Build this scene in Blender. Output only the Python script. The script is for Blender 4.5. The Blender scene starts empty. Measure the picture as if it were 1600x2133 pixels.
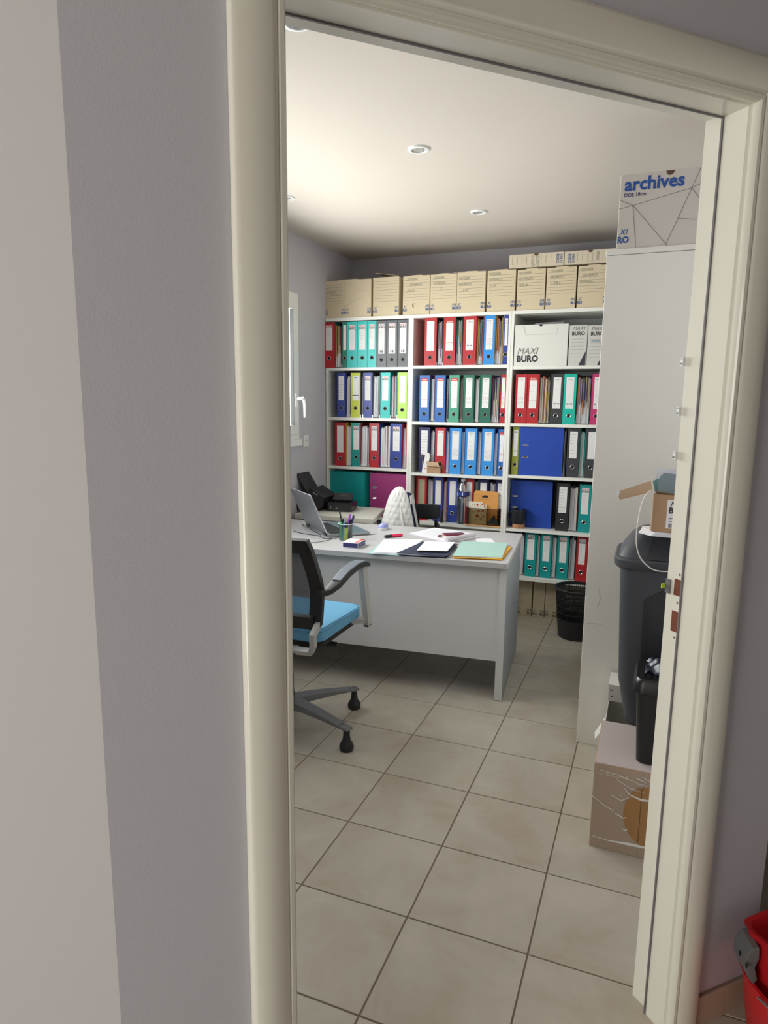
import bpy, bmesh, math, random
from mathutils import Vector, Matrix
random.seed(7)
SC = bpy.context.scene
COL = SC.collection
# ------------------------------------------------------------------ camera
FPX, PX, PY = 1406.55, 789.34, 1079.73
CAM = Vector((0.56038, -1.29108, 1.45966))
RR = Matrix(((0.9264865, 0.3761991, 0.0098433), (0.0721740, -0.1519546, -0.9857488), (-0.3693421, 0.9139934, -0.1679357)))
cd = bpy.data.cameras.new('camera'); cam = bpy.data.objects.new('camera', cd); COL.objects.link(cam)
cd.sensor_fit = 'HORIZONTAL'; cd.sensor_width = 36; cd.lens = FPX/1600*36
cd.shift_x = (800-PX)/1600; cd.shift_y = (PY-1066.5)/1600; cd.clip_start = .02
M3 = Matrix((RR[0], -RR[1], -RR[2])).transposed()
cam.matrix_world = Matrix.Translation(CAM) @ M3.to_4x4()
SC.camera = cam
# ------------------------------------------------------------------ colour, world, exposure
SC.view_settings.view_transform = 'Standard'; SC.view_settings.look = 'None'
SC.view_settings.gamma = 1; SC.view_settings.use_curve_mapping = False
SC.view_settings.exposure = 0.0
W = bpy.data.worlds.new('world'); SC.world = W; W.use_nodes = True
wn = W.node_tree.nodes; wb = wn['Background']; wb.inputs[1].default_value = 1.0
sky = wn.new('ShaderNodeTexSky'); sky.sky_type = 'HOSEK_WILKIE'; sky.turbidity = 4; sky.sun_direction = (-.3, -.5, .8)
mixw = wn.new('ShaderNodeMixRGB'); mixw.inputs[0].default_value = .55; mixw.inputs[2].default_value = (1.0, 1.02, 1.06, 1)
W.node_tree.links.new(sky.outputs[0], mixw.inputs[1]); W.node_tree.links.new(mixw.outputs[0], wb.inputs[0])
def area(name, loc, target, sx, sy, power, col):
    l = bpy.data.lights.new(name, 'AREA'); l.shape = 'RECTANGLE'; l.size = sx; l.size_y = sy; l.energy = power; l.color = col
    o = bpy.data.objects.new(name, l); COL.objects.link(o); o.location = loc
    o.rotation_euler = (Vector(target)-Vector(loc)).to_track_quat('-Z', 'Y').to_euler(); return o
# daylight outside the office window (left wall) and a fill light added outside an invented, unseen hall window behind the camera
area('daylight_office_window', (-1.84, 1.62, 1.68), (-0.6, 1.62, 1.78), 2.3, .88, 98, (1.0, .985, .95))
area('hall_fill_light', (-1.35, -3.6, 1.35), (-.2, -.5, 1.05), 1.9, 1.9, 84, (1.0, .945, .875))

# ------------------------------------------------------------------ pixel -> point on a real plane
def ray(u, v): return RR.transposed() @ Vector(((u-PX)/FPX, (v-PY)/FPX, 1))
def pz(u, v, z): d = ray(u, v); return CAM + d*((z-CAM.z)/d.z)
def py(u, v, y): d = ray(u, v); return CAM + d*((y-CAM.y)/d.y)
def px(u, v, x): d = ray(u, v); return CAM + d*((x-CAM.x)/d.x)
S2 = math.sqrt(.5); DD = Vector((S2, S2, 0)); NN = Vector((S2, -S2, 0)); OO = Vector((.641, .273, 0))
def dw(a, n, z=0): return OO + DD*a + NN*n + Vector((0, 0, z))      # door-wall coordinates: along, towards the hall, up

# ------------------------------------------------------------------ materials
def lin(c):
    return tuple((x/12.92 if x <= .04045 else ((x+.055)/1.055)**2.4) for x in (v/255 for v in c))
MATS = {}
def mat(name, rgb, rough=.5, metal=0., var=.04, vscale=6., bump=0., bscale=60., spec=.5, alpha=1., trans=0., coat=0., detail=3, rand=0.):
    if name in MATS: return MATS[name]
    m = bpy.data.materials.new(name); m.use_nodes = True; nt = m.node_tree; b = nt.nodes['Principled BSDF']
    c = lin(rgb); tc = nt.nodes.new('ShaderNodeTexCoord')
    no = nt.nodes.new('ShaderNodeTexNoise'); no.inputs['Scale'].default_value = vscale; no.inputs['Detail'].default_value = detail
    nt.links.new(tc.outputs['Object'], no.inputs['Vector'])
    mx = nt.nodes.new('ShaderNodeMixRGB')
    mx.inputs[1].default_value = (*[x*(1-var) for x in c], 1); mx.inputs[2].default_value = (*[min(1, x*(1+var)) for x in c], 1)
    nt.links.new(no.outputs['Fac'], mx.inputs[0]); nt.links.new(mx.outputs[0], b.inputs['Base Color'])
    b.inputs['Roughness'].default_value = rough; b.inputs['Metallic'].default_value = metal
    b.inputs['Specular IOR Level'].default_value = spec; b.inputs['Coat Weight'].default_value = coat
    b.inputs['Alpha'].default_value = alpha; b.inputs['Transmission Weight'].default_value = trans
    if bump:
        n2 = nt.nodes.new('ShaderNodeTexNoise'); n2.inputs['Scale'].default_value = bscale
        nt.links.new(tc.outputs['Object'], n2.inputs['Vector'])
        bp = nt.nodes.new('ShaderNodeBump'); bp.inputs['Strength'].default_value = bump; bp.inputs['Distance'].default_value = .002
        nt.links.new(n2.outputs['Fac'], bp.inputs['Height']); nt.links.new(bp.outputs[0], b.inputs['Normal'])
    MATS[name] = m; return m
def clear(name, rgb, mixf=.82, rough=.05):      # thin clear plastic or glass
    if name in MATS: return MATS[name]
    m = bpy.data.materials.new(name); m.use_nodes = True; nt = m.node_tree; nt.nodes.remove(nt.nodes['Principled BSDF'])
    o = nt.nodes['Material Output']; t = nt.nodes.new('ShaderNodeBsdfTransparent'); t.inputs[0].default_value = (*lin(rgb), 1)
    g = nt.nodes.new('ShaderNodeBsdfGlossy'); g.inputs['Roughness'].default_value = rough
    f = nt.nodes.new('ShaderNodeFresnel'); f.inputs[0].default_value = 1.45
    ad = nt.nodes.new('ShaderNodeMath'); ad.operation = 'ADD'; ad.inputs[1].default_value = (1-mixf)*.4
    ge = nt.nodes.new('ShaderNodeNewGeometry'); iv = nt.nodes.new('ShaderNodeMath'); iv.operation = 'SUBTRACT'; iv.inputs[0].default_value = 1; nt.links.new(ge.outputs['Backfacing'], iv.inputs[1])
    mu = nt.nodes.new('ShaderNodeMath'); mu.operation = 'MULTIPLY'; nt.links.new(f.outputs[0], mu.inputs[0]); nt.links.new(iv.outputs[0], mu.inputs[1]); nt.links.new(mu.outputs[0], ad.inputs[0])   # no false inner reflection on the way out
    mx = nt.nodes.new('ShaderNodeMixShader'); nt.links.new(ad.outputs[0], mx.inputs[0]); nt.links.new(t.outputs[0], mx.inputs[1]); nt.links.new(g.outputs[0], mx.inputs[2])
    nt.links.new(mx.outputs[0], o.inputs[0]); MATS[name] = m; return m
LAV = mat('lavender_wall_paint', (196, 194, 201), .75, var=.03, vscale=1.5, bump=.12, bscale=220)
HALLW = mat('hall_wall_paint', (176, 172, 173), .8, var=.03, vscale=1.2, bump=.1, bscale=200)
CEIL = mat('ceiling_paint', (208, 200, 190), .9, var=.01)
TRIM = mat('gloss_trim_paint', (229, 226, 214), .2, var=.012, vscale=3, coat=.2)
GASK = mat('rubber_gasket', (112, 108, 110), .6)
WHT = mat('white_melamine', (236, 236, 230), .35, var=.012, vscale=3)
CABM = mat('cabinet_melamine', (238, 236, 228), .45, var=.025, vscale=2)
DESKM = mat('grey_desk_laminate', (190, 190, 192), .38, var=.02, vscale=8)
DESKL = mat('grey_desk_side', (212, 213, 214), .5, var=.02)
SIDEM = mat('cream_desk_laminate', (205, 202, 192), .4, var=.02)
KRAFT = mat('beige_carton', (213, 198, 168), .8, var=.03, vscale=5, bump=.1, bscale=120)
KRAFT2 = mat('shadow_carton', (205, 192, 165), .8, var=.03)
BROWN = mat('brown_carton', (176, 143, 110), .75, var=.05, vscale=7, bump=.15, bscale=90)
BROWN2 = mat('brown_carton_light', (196, 168, 138), .75, var=.05, vscale=7)
GCART = mat('grey_white_carton', (216, 212, 206), .7, var=.02)
CARTIN = mat('carton_inside', (96, 72, 54), .85)
PAPER = mat('paper_white', (236, 236, 242), .7, var=.02, vscale=20)
PAPER2 = mat('paper_greyish', (224, 222, 228), .75, var=.06, vscale=30)
LABEL = mat('label_paper', (233, 232, 232), .6, var=.015)
OLIVE = mat('empty_label_pocket', (170, 165, 135), .5)
BLACK = mat('black_plastic', (36, 37, 40), .45, var=.06)
BLACKM = mat('black_matte', (30, 31, 34), .7)
DARKH = mat('dark_hole', (14, 14, 15), .8)
CHROME = mat('chrome', (205, 205, 205), .22, 1.0)
ALU = mat('grey_painted_aluminium', (186, 186, 184), .5, .0)
ALUD = mat('dark_grey_metal', (122, 124, 128), .36, .25)
INKB = mat('blue_ink', (44, 88, 148), .6)
INKN = mat('navy_ink', (38, 62, 104), .6)
INKG = mat('grey_ink', (120, 118, 116), .7)
INKK = mat('black_ink', (40, 38, 42), .6)
INKR = mat('red_ink', (196, 44, 52), .6)
PEN = mat('handwriting_ink', (128, 134, 118), .8)
COLS = dict(red=(180, 36, 44), darkred=(150, 28, 36), turquoise=(34, 190, 186), teal=(14, 146, 140), deepteal=(10, 150, 150), grey=(92, 95, 100), charcoal=(58, 60, 64),
            blue=(46, 66, 150), navy=(34, 38, 92), midblue=(44, 104, 180), skyblue=(52, 144, 220), yellowgreen=(190, 200, 50), lime=(176, 222, 92), green=(34, 104, 84),
            lightgreen=(74, 158, 130), olive=(146, 152, 58), pink=(198, 56, 116), plum=(160, 56, 120), royal=(30, 70, 170), black=(40, 41, 44), emerald=(0, 120, 100), aqua=(20, 184, 166),
            orange=(214, 140, 50), purple=(110, 70, 110), tan=(205, 180, 130), yellow=(205, 178, 60))
def cmat(c): return mat('binder_'+c, COLS[c], .42, var=.03, vscale=10, bump=.06, bscale=200)

# ------------------------------------------------------------------ mesh building
class MB:
    def __init__(s): s.v = []; s.f = []
    def add(s, vs, fs):
        o = len(s.v); s.v += [tuple(x) for x in vs]; s.f += [tuple(i+o for i in f) for f in fs]; return s
    def box(s, x0, x1, y0, y1, z0, z1):
        return s.add([(x, y, z) for z in (z0, z1) for y in (y0, y1) for x in (x0, x1)],
                     [(0, 2, 3, 1), (4, 5, 7, 6), (0, 1, 5, 4), (2, 6, 7, 3), (0, 4, 6, 2), (1, 3, 7, 5)])
    def prism(s, pts, z0, z1):                    # pts: footprint list, counter-clockwise
        n = len(pts); return s.add([(p[0], p[1], z0) for p in pts]+[(p[0], p[1], z1) for p in pts],
            [tuple(range(n-1, -1, -1)), tuple(range(n, 2*n))]+[(i, (i+1) % n, n+(i+1) % n, n+i) for i in range(n)])
    def extrude(s, pts, w):                        # closed 3-D outline pushed along vector w
        n = len(pts); w = Vector(w); P = [Vector(p) for p in pts]
        return s.add(P+[p+w for p in P], [tuple(range(n-1, -1, -1)), tuple(range(n, 2*n))]+[(i, (i+1) % n, n+(i+1) % n, n+i) for i in range(n)])
    def lathe(s, prof, seg=20, c=(0, 0), sx=1, sy=1, cap=True):
        n = len(prof); vs = []
        for r, z in prof:
            for k in range(seg):
                a = 2*math.pi*k/seg; vs.append((c[0]+r*math.cos(a)*sx, c[1]+r*math.sin(a)*sy, z))
        fs = [(i*seg+k, i*seg+(k+1) % seg, (i+1)*seg+(k+1) % seg, (i+1)*seg+k) for i in range(n-1) for k in range(seg)]
        if cap:
            fs += [tuple(range(seg-1, -1, -1)), tuple(range((n-1)*seg, n*seg))]
        return s.add(vs, fs)
    def tube(s, pts, r, seg=8, closed=False):
        P = [Vector(p) for p in pts]; n = len(P); vs = []; rr = r if isinstance(r, (list, tuple)) else [r]*n
        up = None
        for i in range(n):
            if closed: t = P[(i+1) % n]-P[i-1]
            else: t = P[min(i+1, n-1)]-P[max(i-1, 0)]
            t.normalize()
            if up is None: up = Vector((0, 0, 1)) if abs(t.z) < .9 else Vector((1, 0, 0))
            a = t.cross(up)
            if a.length < 1e-4: a = t.cross(Vector((0, 1, 0)))
            a.normalize(); b = a.cross(t).normalized(); up = b
            for k in range(seg):
                an = 2*math.pi*k/seg; vs.append(P[i]+(a*math.cos(an)+b*math.sin(an))*rr[i])
        m = n if closed else n-1
        fs = [(i*seg+k, i*seg+(k+1) % seg, ((i+1) % n)*seg+(k+1) % seg, ((i+1) % n)*seg+k) for i in range(m) for k in range(seg)]
        if not closed: fs += [tuple(range(seg-1, -1, -1)), tuple(range((n-1)*seg, n*seg))]
        return s.add(vs, fs)
    def bar(s, pts, w, h, upv=(0, 0, 1)):           # rectangular section swept along pts (w across, h along up); w,h may be lists
        P = [Vector(p) for p in pts]; n = len(P); vs = []; upv = Vector(upv)
        W_ = w if isinstance(w, (list, tuple)) else [w]*n; H_ = h if isinstance(h, (list, tuple)) else [h]*n
        for i in range(n):
            t = (P[min(i+1, n-1)]-P[max(i-1, 0)]).normalized(); a = t.cross(upv).normalized(); b = a.cross(t).normalized()
            for q, r in ((-1, -1), (1, -1), (1, 1), (-1, 1)): vs.append(P[i]+a*q*W_[i]/2+b*r*H_[i]/2)
        fs = [(i*4+k, i*4+(k+1) % 4, (i+1)*4+(k+1) % 4, (i+1)*4+k) for i in range(n-1) for k in range(4)]
        fs += [(3, 2, 1, 0), (n*4-4, n*4-3, n*4-2, n*4-1)]
        return s.add(vs, fs)
    def quadgrid(s, fn, nu, nv, wrap=False):
        vs = [fn(i/(nu-1) if not wrap else i/nu, j/(nv-1)) for j in range(nv) for i in range(nu)]
        fs = []
        for j in range(nv-1):
            for i in range(nu if wrap else nu-1):
                fs.append((j*nu+i, j*nu+(i+1) % nu, (j+1)*nu+(i+1) % nu, (j+1)*nu+i))
        return s.add(vs, fs)
    def xf(s, M): s.v = [tuple(M @ Vector(v)) for v in s.v]; return s
    def mesh(s, name, m, bevel=0, smooth=False, segs=2, solid=0):
        me = bpy.data.meshes.new(name); me.from_pydata(s.v, [], s.f)
        bm = bmesh.new(); bm.from_mesh(me); bmesh.ops.recalc_face_normals(bm, faces=bm.faces)
        if solid: bmesh.ops.solidify(bm, geom=bm.faces[:], thickness=solid)
        if bevel: bmesh.ops.bevel(bm, geom=[e for e in bm.edges if e.calc_face_angle(0) > .5], offset=bevel, segments=segs, profile=.7, affect='EDGES')
        if smooth:
            for f in bm.faces: f.smooth = True
            for e in bm.edges:
                if e.calc_face_angle(0) > .7: e.smooth = False
        bm.to_mesh(me); bm.free(); me.materials.append(m); return me
def link(name, data, parent=None, loc=None, rot=None):
    o = bpy.data.objects.new(name, data); COL.objects.link(o)
    if parent: o.parent = parent
    if loc is not None: o.location = loc
    if rot is not None: o.rotation_euler = rot
    return o
def obj(name, mb, m, parent=None, loc=None, rot=None, bevel=0, smooth=False, segs=2, solid=0):
    return link(name, mb.mesh(name, m, bevel, smooth, segs, solid), parent, loc, rot)
def tag(o, label, cat, group=None):
    o['label'] = label; o['category'] = cat
    if group: o['group'] = group
    return o
def thing(name, label, cat, loc=(0, 0, 0), rz=0, group=None):
    o = link(name, None, loc=loc, rot=(0, 0, rz)); o.empty_display_size = .05; return tag(o, label, cat, group)
def struct(name, mb, m, parent=None, **k):
    o = obj(name, mb, m, parent, **k); o['kind'] = 'structure'; return o
def box(x0, x1, y0, y1, z0, z1): return MB().box(x0, x1, y0, y1, z0, z1)
TXT = {}
def text(s, size, m, name, parent, loc, rot=(math.pi/2, 0, 0), shear=0, bold=0., align='LEFT', sx=1., sp=1., ext=0.):
    key = (s, m.name, shear, bold, align, sp)
    if key not in TXT:
        c = bpy.data.curves.new(name, 'FONT'); c.body = s; c.size = 1; c.shear = shear; c.offset = bold; c.align_x = align
        c.space_character = sp; c.resolution_u = 2; c.space_line = .82
        t = bpy.data.objects.new(name, c); me = bpy.data.meshes.new_from_object(t); bpy.data.objects.remove(t)
        me.materials.clear(); me.materials.append(m); TXT[key] = me
    o = link(name, TXT[key], parent, loc, rot); o.scale = (size*sx, size, size); return o
def logo(parent, x, y, z, size, m1=None, m2=None, rot=(math.pi/2, 0, 0), gap=.86, name='lettering'):
    """two-line MAXI / BURO mark, bottom left at x, z; facing -Y"""
    m1 = m1 or INKB; m2 = m2 or m1
    R = Matrix.Rotation(rot[2], 3, 'Z') if len(rot) == 3 else Matrix()
    text('BURO', size, m2, name, parent, (x, y, z), rot, 0, .034, sx=.92)
    up = Vector((0, 0, size*gap)) if rot[1] == 0 else Vector((size*gap*math.sin(rot[1]), 0, size*gap*math.cos(rot[1])))
    text('MAXI', size, m1, name, parent, Vector((x, y, z))+up, rot, .3, 0., sx=.98)

# ================================================================== SETTING
XL, YBK, ZC = -1.695, 3.69, 2.545            # office: left wall, back wall, ceiling
XR = .80                                      # office right wall
ST = .345                                     # floor tile pitch
def tile_material():
    m = bpy.data.materials.new('floor_tile_ceramic'); m.use_nodes = True; nt = m.node_tree; b = nt.nodes['Principled BSDF']
    g = nt.nodes.new('ShaderNodeNewGeometry'); oi = nt.nodes.new('ShaderNodeObjectInfo')
    ad = nt.nodes.new('ShaderNodeVectorMath'); ad.operation = 'MULTIPLY_ADD'; ad.inputs[1].default_value = (1, 1, 1)
    sc = nt.nodes.new('ShaderNodeVectorMath'); sc.operation = 'SCALE'; sc.inputs[3].default_value = 7
    cx = nt.nodes.new('ShaderNodeCombineXYZ')
    for k in range(3): nt.links.new(oi.outputs['Random'], cx.inputs[k])
    nt.links.new(cx.outputs[0], sc.inputs[0]); nt.links.new(g.outputs['Position'], ad.inputs[0]); nt.links.new(sc.outputs[0], ad.inputs[2])
    n = nt.nodes.new('ShaderNodeTexNoise'); n.inputs['Scale'].default_value = 4.5; n.inputs['Detail'].default_value = 6; n.inputs['Roughness'].default_value = .62
    n.inputs['Distortion'].default_value = .6
    nt.links.new(ad.outputs[0], n.inputs['Vector'])
    r = nt.nodes.new('ShaderNodeValToRGB'); e = r.color_ramp.elements
    e[0].position = .3; e[0].color = (*lin((174, 160, 142)), 1); e[1].position = .72; e[1].color = (*lin((194, 187, 173)), 1)
    k = r.color_ramp.elements.new(.5); k.color = (*lin((182, 176, 162)), 1)
    nt.links.new(n.outputs['Fac'], r.inputs[0]); nt.links.new(r.outputs[0], b.inputs['Base Color'])
    n2 = nt.nodes.new('ShaderNodeTexNoise'); n2.inputs['Scale'].default_value = 25; n2.inputs['Detail'].default_value = 5; nt.links.new(ad.outputs[0], n2.inputs['Vector'])
    mr = nt.nodes.new('ShaderNodeMapRange'); mr.inputs[3].default_value = .34; mr.inputs[4].default_value = .5; nt.links.new(n2.outputs['Fac'], mr.inputs[0]); nt.links.new(mr.outputs[0], b.inputs['Roughness'])
    bp = nt.nodes.new('ShaderNodeBump'); bp.inputs['Strength'].default_value = .08; bp.inputs['Distance'].default_value = .002
    nt.links.new(n2.outputs['Fac'], bp.inputs['Height']); nt.links.new(bp.outputs[0], b.inputs['Normal'])
    return m
TILE = tile_material(); GROUT = mat('floor_grout', (128, 114, 96), .9, var=.06, vscale=30)
floor = struct('floor', box(-2.3, 1.9, -3.9, YBK+.1, -.06, -.0025), GROUT)
tm = MB().box(-.1703, .1703, -.1703, .1703, -.012, 0).mesh('tile', TILE, bevel=.0012, segs=1)
for i in range(-6, 5):
    for j in range(-11, 11):
        o = link('tile', tm, floor, ((i+.5)*ST, (j+.5)*ST, 0))
struct('ceiling', box(-2.3, 1.9, -3.9, YBK+.1, ZC, ZC+.1), CEIL)
# walls (footprints shared at the corners)
A0, A1, NF, NB = -1.172, .275, .066, -.05
H1 = dw(A0, NF); H2 = dw(A1, NF)
yin = H1.y+.09
def dline_y(y, n): a = (y-OO.y+NN.y*-n)/DD.y; return dw(a, n)
def dline_x(x, n): a = (x-OO.x-NN.x*n)/DD.x; return dw(a, n)
I1 = dline_y(yin, NB); I2 = dline_x(XR, NB)
AL = -.893; ZH = 2.013
JA, JB = AL-.03, .03
struct('wall_diagonal', MB().prism([H1, dw(JA, NF), dw(JA, NB), I1], 0, ZC), LAV)
struct('wall_diagonal_right', MB().prism([dw(JB, NF), H2, I2, dw(JB, NB)], 0, ZC), LAV)
struct('wall_diagonal_top', MB().prism([dw(JA, NF), dw(JB, NF), dw(JB, NB), dw(JA, NB)], ZH+.03, ZC), LAV)
struct('wall_near', MB().prism([(-2.3, H1.y), (H1.x, H1.y), (I1.x, yin), (-2.3, yin)], 0, ZC), HALLW)
struct('wall_right', MB().prism([H2, (H2.x, YBK), (XR, YBK), I2], 0, ZC), LAV)
struct('wall_back', box(-2.3, 1.0, YBK, YBK+.1, 0, ZC), LAV)
# left wall with the window opening
WY0, WY1, WZ0, WZ1 = .42, 2.80, 1.215, 2.165
lw = MB().box(XL-.22, XL, yin, WY0, 0, ZC).box(XL-.22, XL, WY1, YBK, 0, ZC).box(XL-.22, XL, WY0, WY1, 0, WZ0).box(XL-.22, XL, WY0, WY1, WZ1, ZC)
struct('wall_left', lw, LAV)
win = struct('window_1', MB().box(XL-.06, XL+.012, WY0, WY0+.05, WZ0, WZ1).box(XL-.06, XL+.012, WY1-.05, WY1, WZ0, WZ1)
             .box(XL-.06, XL+.012, WY0+.05, WY1-.05, WZ1-.05, WZ1).box(XL-.06, XL+.012, WY0+.05, WY1-.05, WZ0, WZ0+.04), mat('white_window_pvc', (236, 238, 236), .3), bevel=.003)
PVC = MATS['white_window_pvc']
def sash(y0, y1):
    s = MB(); z0, z1 = WZ0+.035, WZ1-.045
    s.box(XL-.03, XL+.022, y0, y0+.06, z0, z1).box(XL-.03, XL+.022, y1-.06, y1, z0, z1).box(XL-.03, XL+.022, y0+.06, y1-.06, z0, z0+.06).box(XL-.03, XL+.022, y0+.06, y1-.06, z1-.06, z1)
    f = struct('window_sash', s, PVC, win, bevel=.003)
    struct('window_gasket', MB().box(XL+.0, XL+.0235, y0+.06, y0+.064, z0+.06, z1-.06).box(XL, XL+.0235, y1-.064, y1-.06, z0+.06, z1-.06), mat('black_gasket', (28, 28, 30), .6), win)
    struct('window_pane', box(XL-.006, XL, y0+.05, y1-.05, z0+.05, z1-.05), clear('window_glass', (250, 252, 252), .98), win)
for k in range(3): sash(WY0+.04+k*.77, WY0+.04+(k+1)*.77-.001)
hy, hz = WY1-.062, 1.475
h = MB().box(XL+.022, XL+.032, hy-.016, hy+.016, hz-.045, hz+.045)
h.tube([(XL+.03, hy, hz+.01), (XL+.06, hy, hz+.01), (XL+.066, hy+.012, hz+.012), (XL+.068, hy+.03, hz+.0), (XL+.068, hy+.036, hz-.03), (XL+.068, hy+.038, hz-.115)], [.009, .010, .012, .012, .011, .009], 10)
struct('window_handle', h, mat('white_handle', (240, 240, 240), .3), win, bevel=.002, smooth=True)
struct('window_sill', box(XL, XL+.025, WY0-.01, WY1+.012, WZ0-.045, WZ0), PVC, win, bevel=.003)
so = thing('wall_socket', 'small white double wall socket beside the window, left of the bookcase', 'socket', (XL, 2.905, 1.198))
obj('socket_plate', box(0, .009, -.034, .034, -.04, .04), PVC, so, bevel=.002)
obj('socket_face', MB().lathe([(.024, .009), (.023, .016), (.018, .013)], 18).xf(Matrix.Rotation(math.pi/2, 4, 'Y')), PVC, so)
obj('socket_holes', MB().box(.013, .0165, -.008, -.003, .002, .008).box(.013, .0165, .004, .009, -.009, -.002), DARKH, so)
# hall shell
struct('wall_hall_left', box(-2.4, -2.3, -3.9, H1.y, 0, ZC), HALLW)
struct('wall_hall_right', box(1.75, 1.85, -3.9, YBK, 0, ZC), HALLW)
struct('wall_hall_end', box(H2.x, 1.75, YBK, YBK+.1, 0, ZC), HALLW)
hb = MB().box(-2.3, -2.28, -3.4, -3.3, 0, ZC).box(-.35, 1.75, -3.4, -3.3, 0, ZC).box(-2.28, -.35, -3.4, -3.3, 2.3, ZC).box(-2.28, -.35, -3.4, -3.3, 0, .25)
struct('wall_hall_front', hb, HALLW)
wf = struct('added_hall_window', MB().box(-2.28, -2.22, -3.38, -3.32, .25, 2.3).box(-.41, -.35, -3.38, -3.32, .25, 2.3).box(-1.35, -1.29, -3.38, -3.32, .25, 2.3).box(-2.22, -.41, -3.38, -3.32, .25, .31).box(-2.22, -.41, -3.38, -3.32, 2.24, 2.3), PVC)  # unseen window added behind the camera to let the hall fill light in
struct('window_pane', box(-2.24, -.4, -3.352, -3.348, .3, 2.25), MATS['window_glass'], wf)
# skirting tiles on the hall side, right of the door
BT = mat('baseboard_tile', (186, 168, 146), .45, var=.06, vscale=5)
bb = struct('baseboard_right', MB().prism([dw(.079, NF+.006), dw(A1, NF+.006), dw(A1, NF), dw(.079, NF)], 0, .082), mat('skirting_grout', (140, 124, 108), .9))
for k, (a0, a1) in enumerate(((.079, .176), (.178, .274))):
    obj('tile', MB().prism([dw(a0, NF+.009), dw(a1, NF+.009), dw(a1, NF+.006), dw(a0, NF+.006)], 0, .08), BT, bb)
# door frame: one moulded profile swept round the opening (t = outwards from the opening, n = towards the hall)
PROF = [(0, 0), (0, .054), (.0035, .057), (.0035, .061), (.0, .064), (.0, .076), (.003, .080), (.009, .081), (.0115, .0775), (.015, .081)]
PROF += [(.015+.062*k/12, .081+.0085*math.sin(math.pi*k/12)**.8 if 0 < k < 12 else .081-.004*(k == 12)) for k in range(0, 13)]
PROF += [(.077, .0665), (.031, .0665), (.031, -.055), (.012, -.055), (.012, 0)]
def sweep_frame(prof):
    s = MB(); n = len(prof); vs = []
    for sec in range(4):
        for t, q in prof:
            a = AL-t if sec < 2 else t; z = 0 if sec in (0, 3) else ZH+t; vs.append(dw(a, q, z))
    fs = [(i*n+k, i*n+(k+1) % n, (i+1)*n+(k+1) % n, (i+1)*n+k) for i in range(3) for k in range(n)] + [tuple(range(n-1, -1, -1)), tuple(range(3*n, 4*n))]
    return s.add(vs, fs)
tr = struct('trim_1', sweep_frame(PROF), TRIM, smooth=True)
struct('frame_gasket', sweep_frame([(-.0025, -.004), (-.0025, .0), (.0005, .0015), (.0118, .0), (.0118, -.006)]), GASK, tr)
for z0, z1 in ((1.046, 1.083), (.963, 1.010)):
    obj('strike_recess', MB().prism([dw(.0112, -.034), dw(.0125, -.034), dw(.0125, -.006), dw(.0112, -.006)], z0, z1), mat('bare_wood_recess', (116, 62, 40), .8, var=.15, vscale=40), tr)
obj('strike_lip', MB().prism([dw(.0085, -.0565), dw(.0125, -.0565), dw(.0125, -.043), dw(.0085, -.043)], 1.046, 1.078), ALUD, tr)
for z in (1.094, 1.030, .950):
    obj('screw', MB().lathe([(.0028, 0), (.0022, .0012)], 10).xf(Matrix.Translation(dw(.0122, -.022, z)) @ Matrix.Rotation(math.radians(-135), 4, 'Z') @ Matrix.Rotation(math.pi/2, 4, 'Y')), ALUD, tr)
for z in (1.556, 1.452, 1.357):
    hk = thing('coat_hook', 'small white hook on the inner edge of the door jamb, %s of three' % {1.556: 'top', 1.452: 'middle', 1.357: 'lowest'}[z], 'hook', dw(.006, -.0575, z), math.radians(45), 'white hooks on the door jamb')
    obj('hook_base', box(-.003, .004, -.004, .002, -.012, .006), PVC, hk, bevel=.001)
    obj('hook_prong', MB().tube([(0, 0, .004), (-.004, 0, .003), (-.007, 0, .004)], .0014, 6), PVC, hk)
    obj('hook_screw', MB().lathe([(.002, 0), (.002, .003)], 8).xf(Matrix.Rotation(-math.pi/2, 4, 'Y') @ Matrix.Translation((-.007, 0, .002))), ALUD, hk)
yt = thing('key_tag', 'small bright yellow tag sticking out beside the lock plate in the door jamb', 'tag', dw(.0085, -.058, 1.062), math.radians(45))
obj('tag_body', box(-.011, -.0005, -.003, 0, -.006, .005), mat('yellow_plastic', (206, 226, 50), .5), yt, bevel=.001)
# ceiling spotlights
for (u, v, lb) in ((618, 44, 'white ceiling spotlight nearest the doorway, half hidden by the door head'), (872, 310, 'white round ceiling spotlight in the middle of the office ceiling'),
                   (997, 441, 'white round ceiling spotlight farthest back, nearest the bookcase'), (590, 402, 'white ceiling spotlight rim at the left above the window')):
    p = pz(u, v, ZC) if u != 590 else pz(603, 408, ZC)+Vector((-.03, .02, 0))
    t = thing('ceiling_spotlight', lb, 'ceiling light', p, 0, 'recessed ceiling spotlights')
    obj('trim_ring', MB().lathe([(.032, -.003), (.034, -.008), (.044, -.007), (.047, 0), (.032, 0), (.032, -.003)], 28, cap=False), PVC, t, smooth=True)
    obj('reflector', MB().lathe([(.032, -.003), (.027, .012-.014), (.024, -.001)], 24, cap=False), CHROME, t, smooth=True)
    obj('lamp_glass', MB().lathe([(.026, -.0025), (.02, -.005), (.008, -.004)], 20), mat('spot_lens', (168, 164, 158), .25, var=.35, vscale=160), t)

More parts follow.
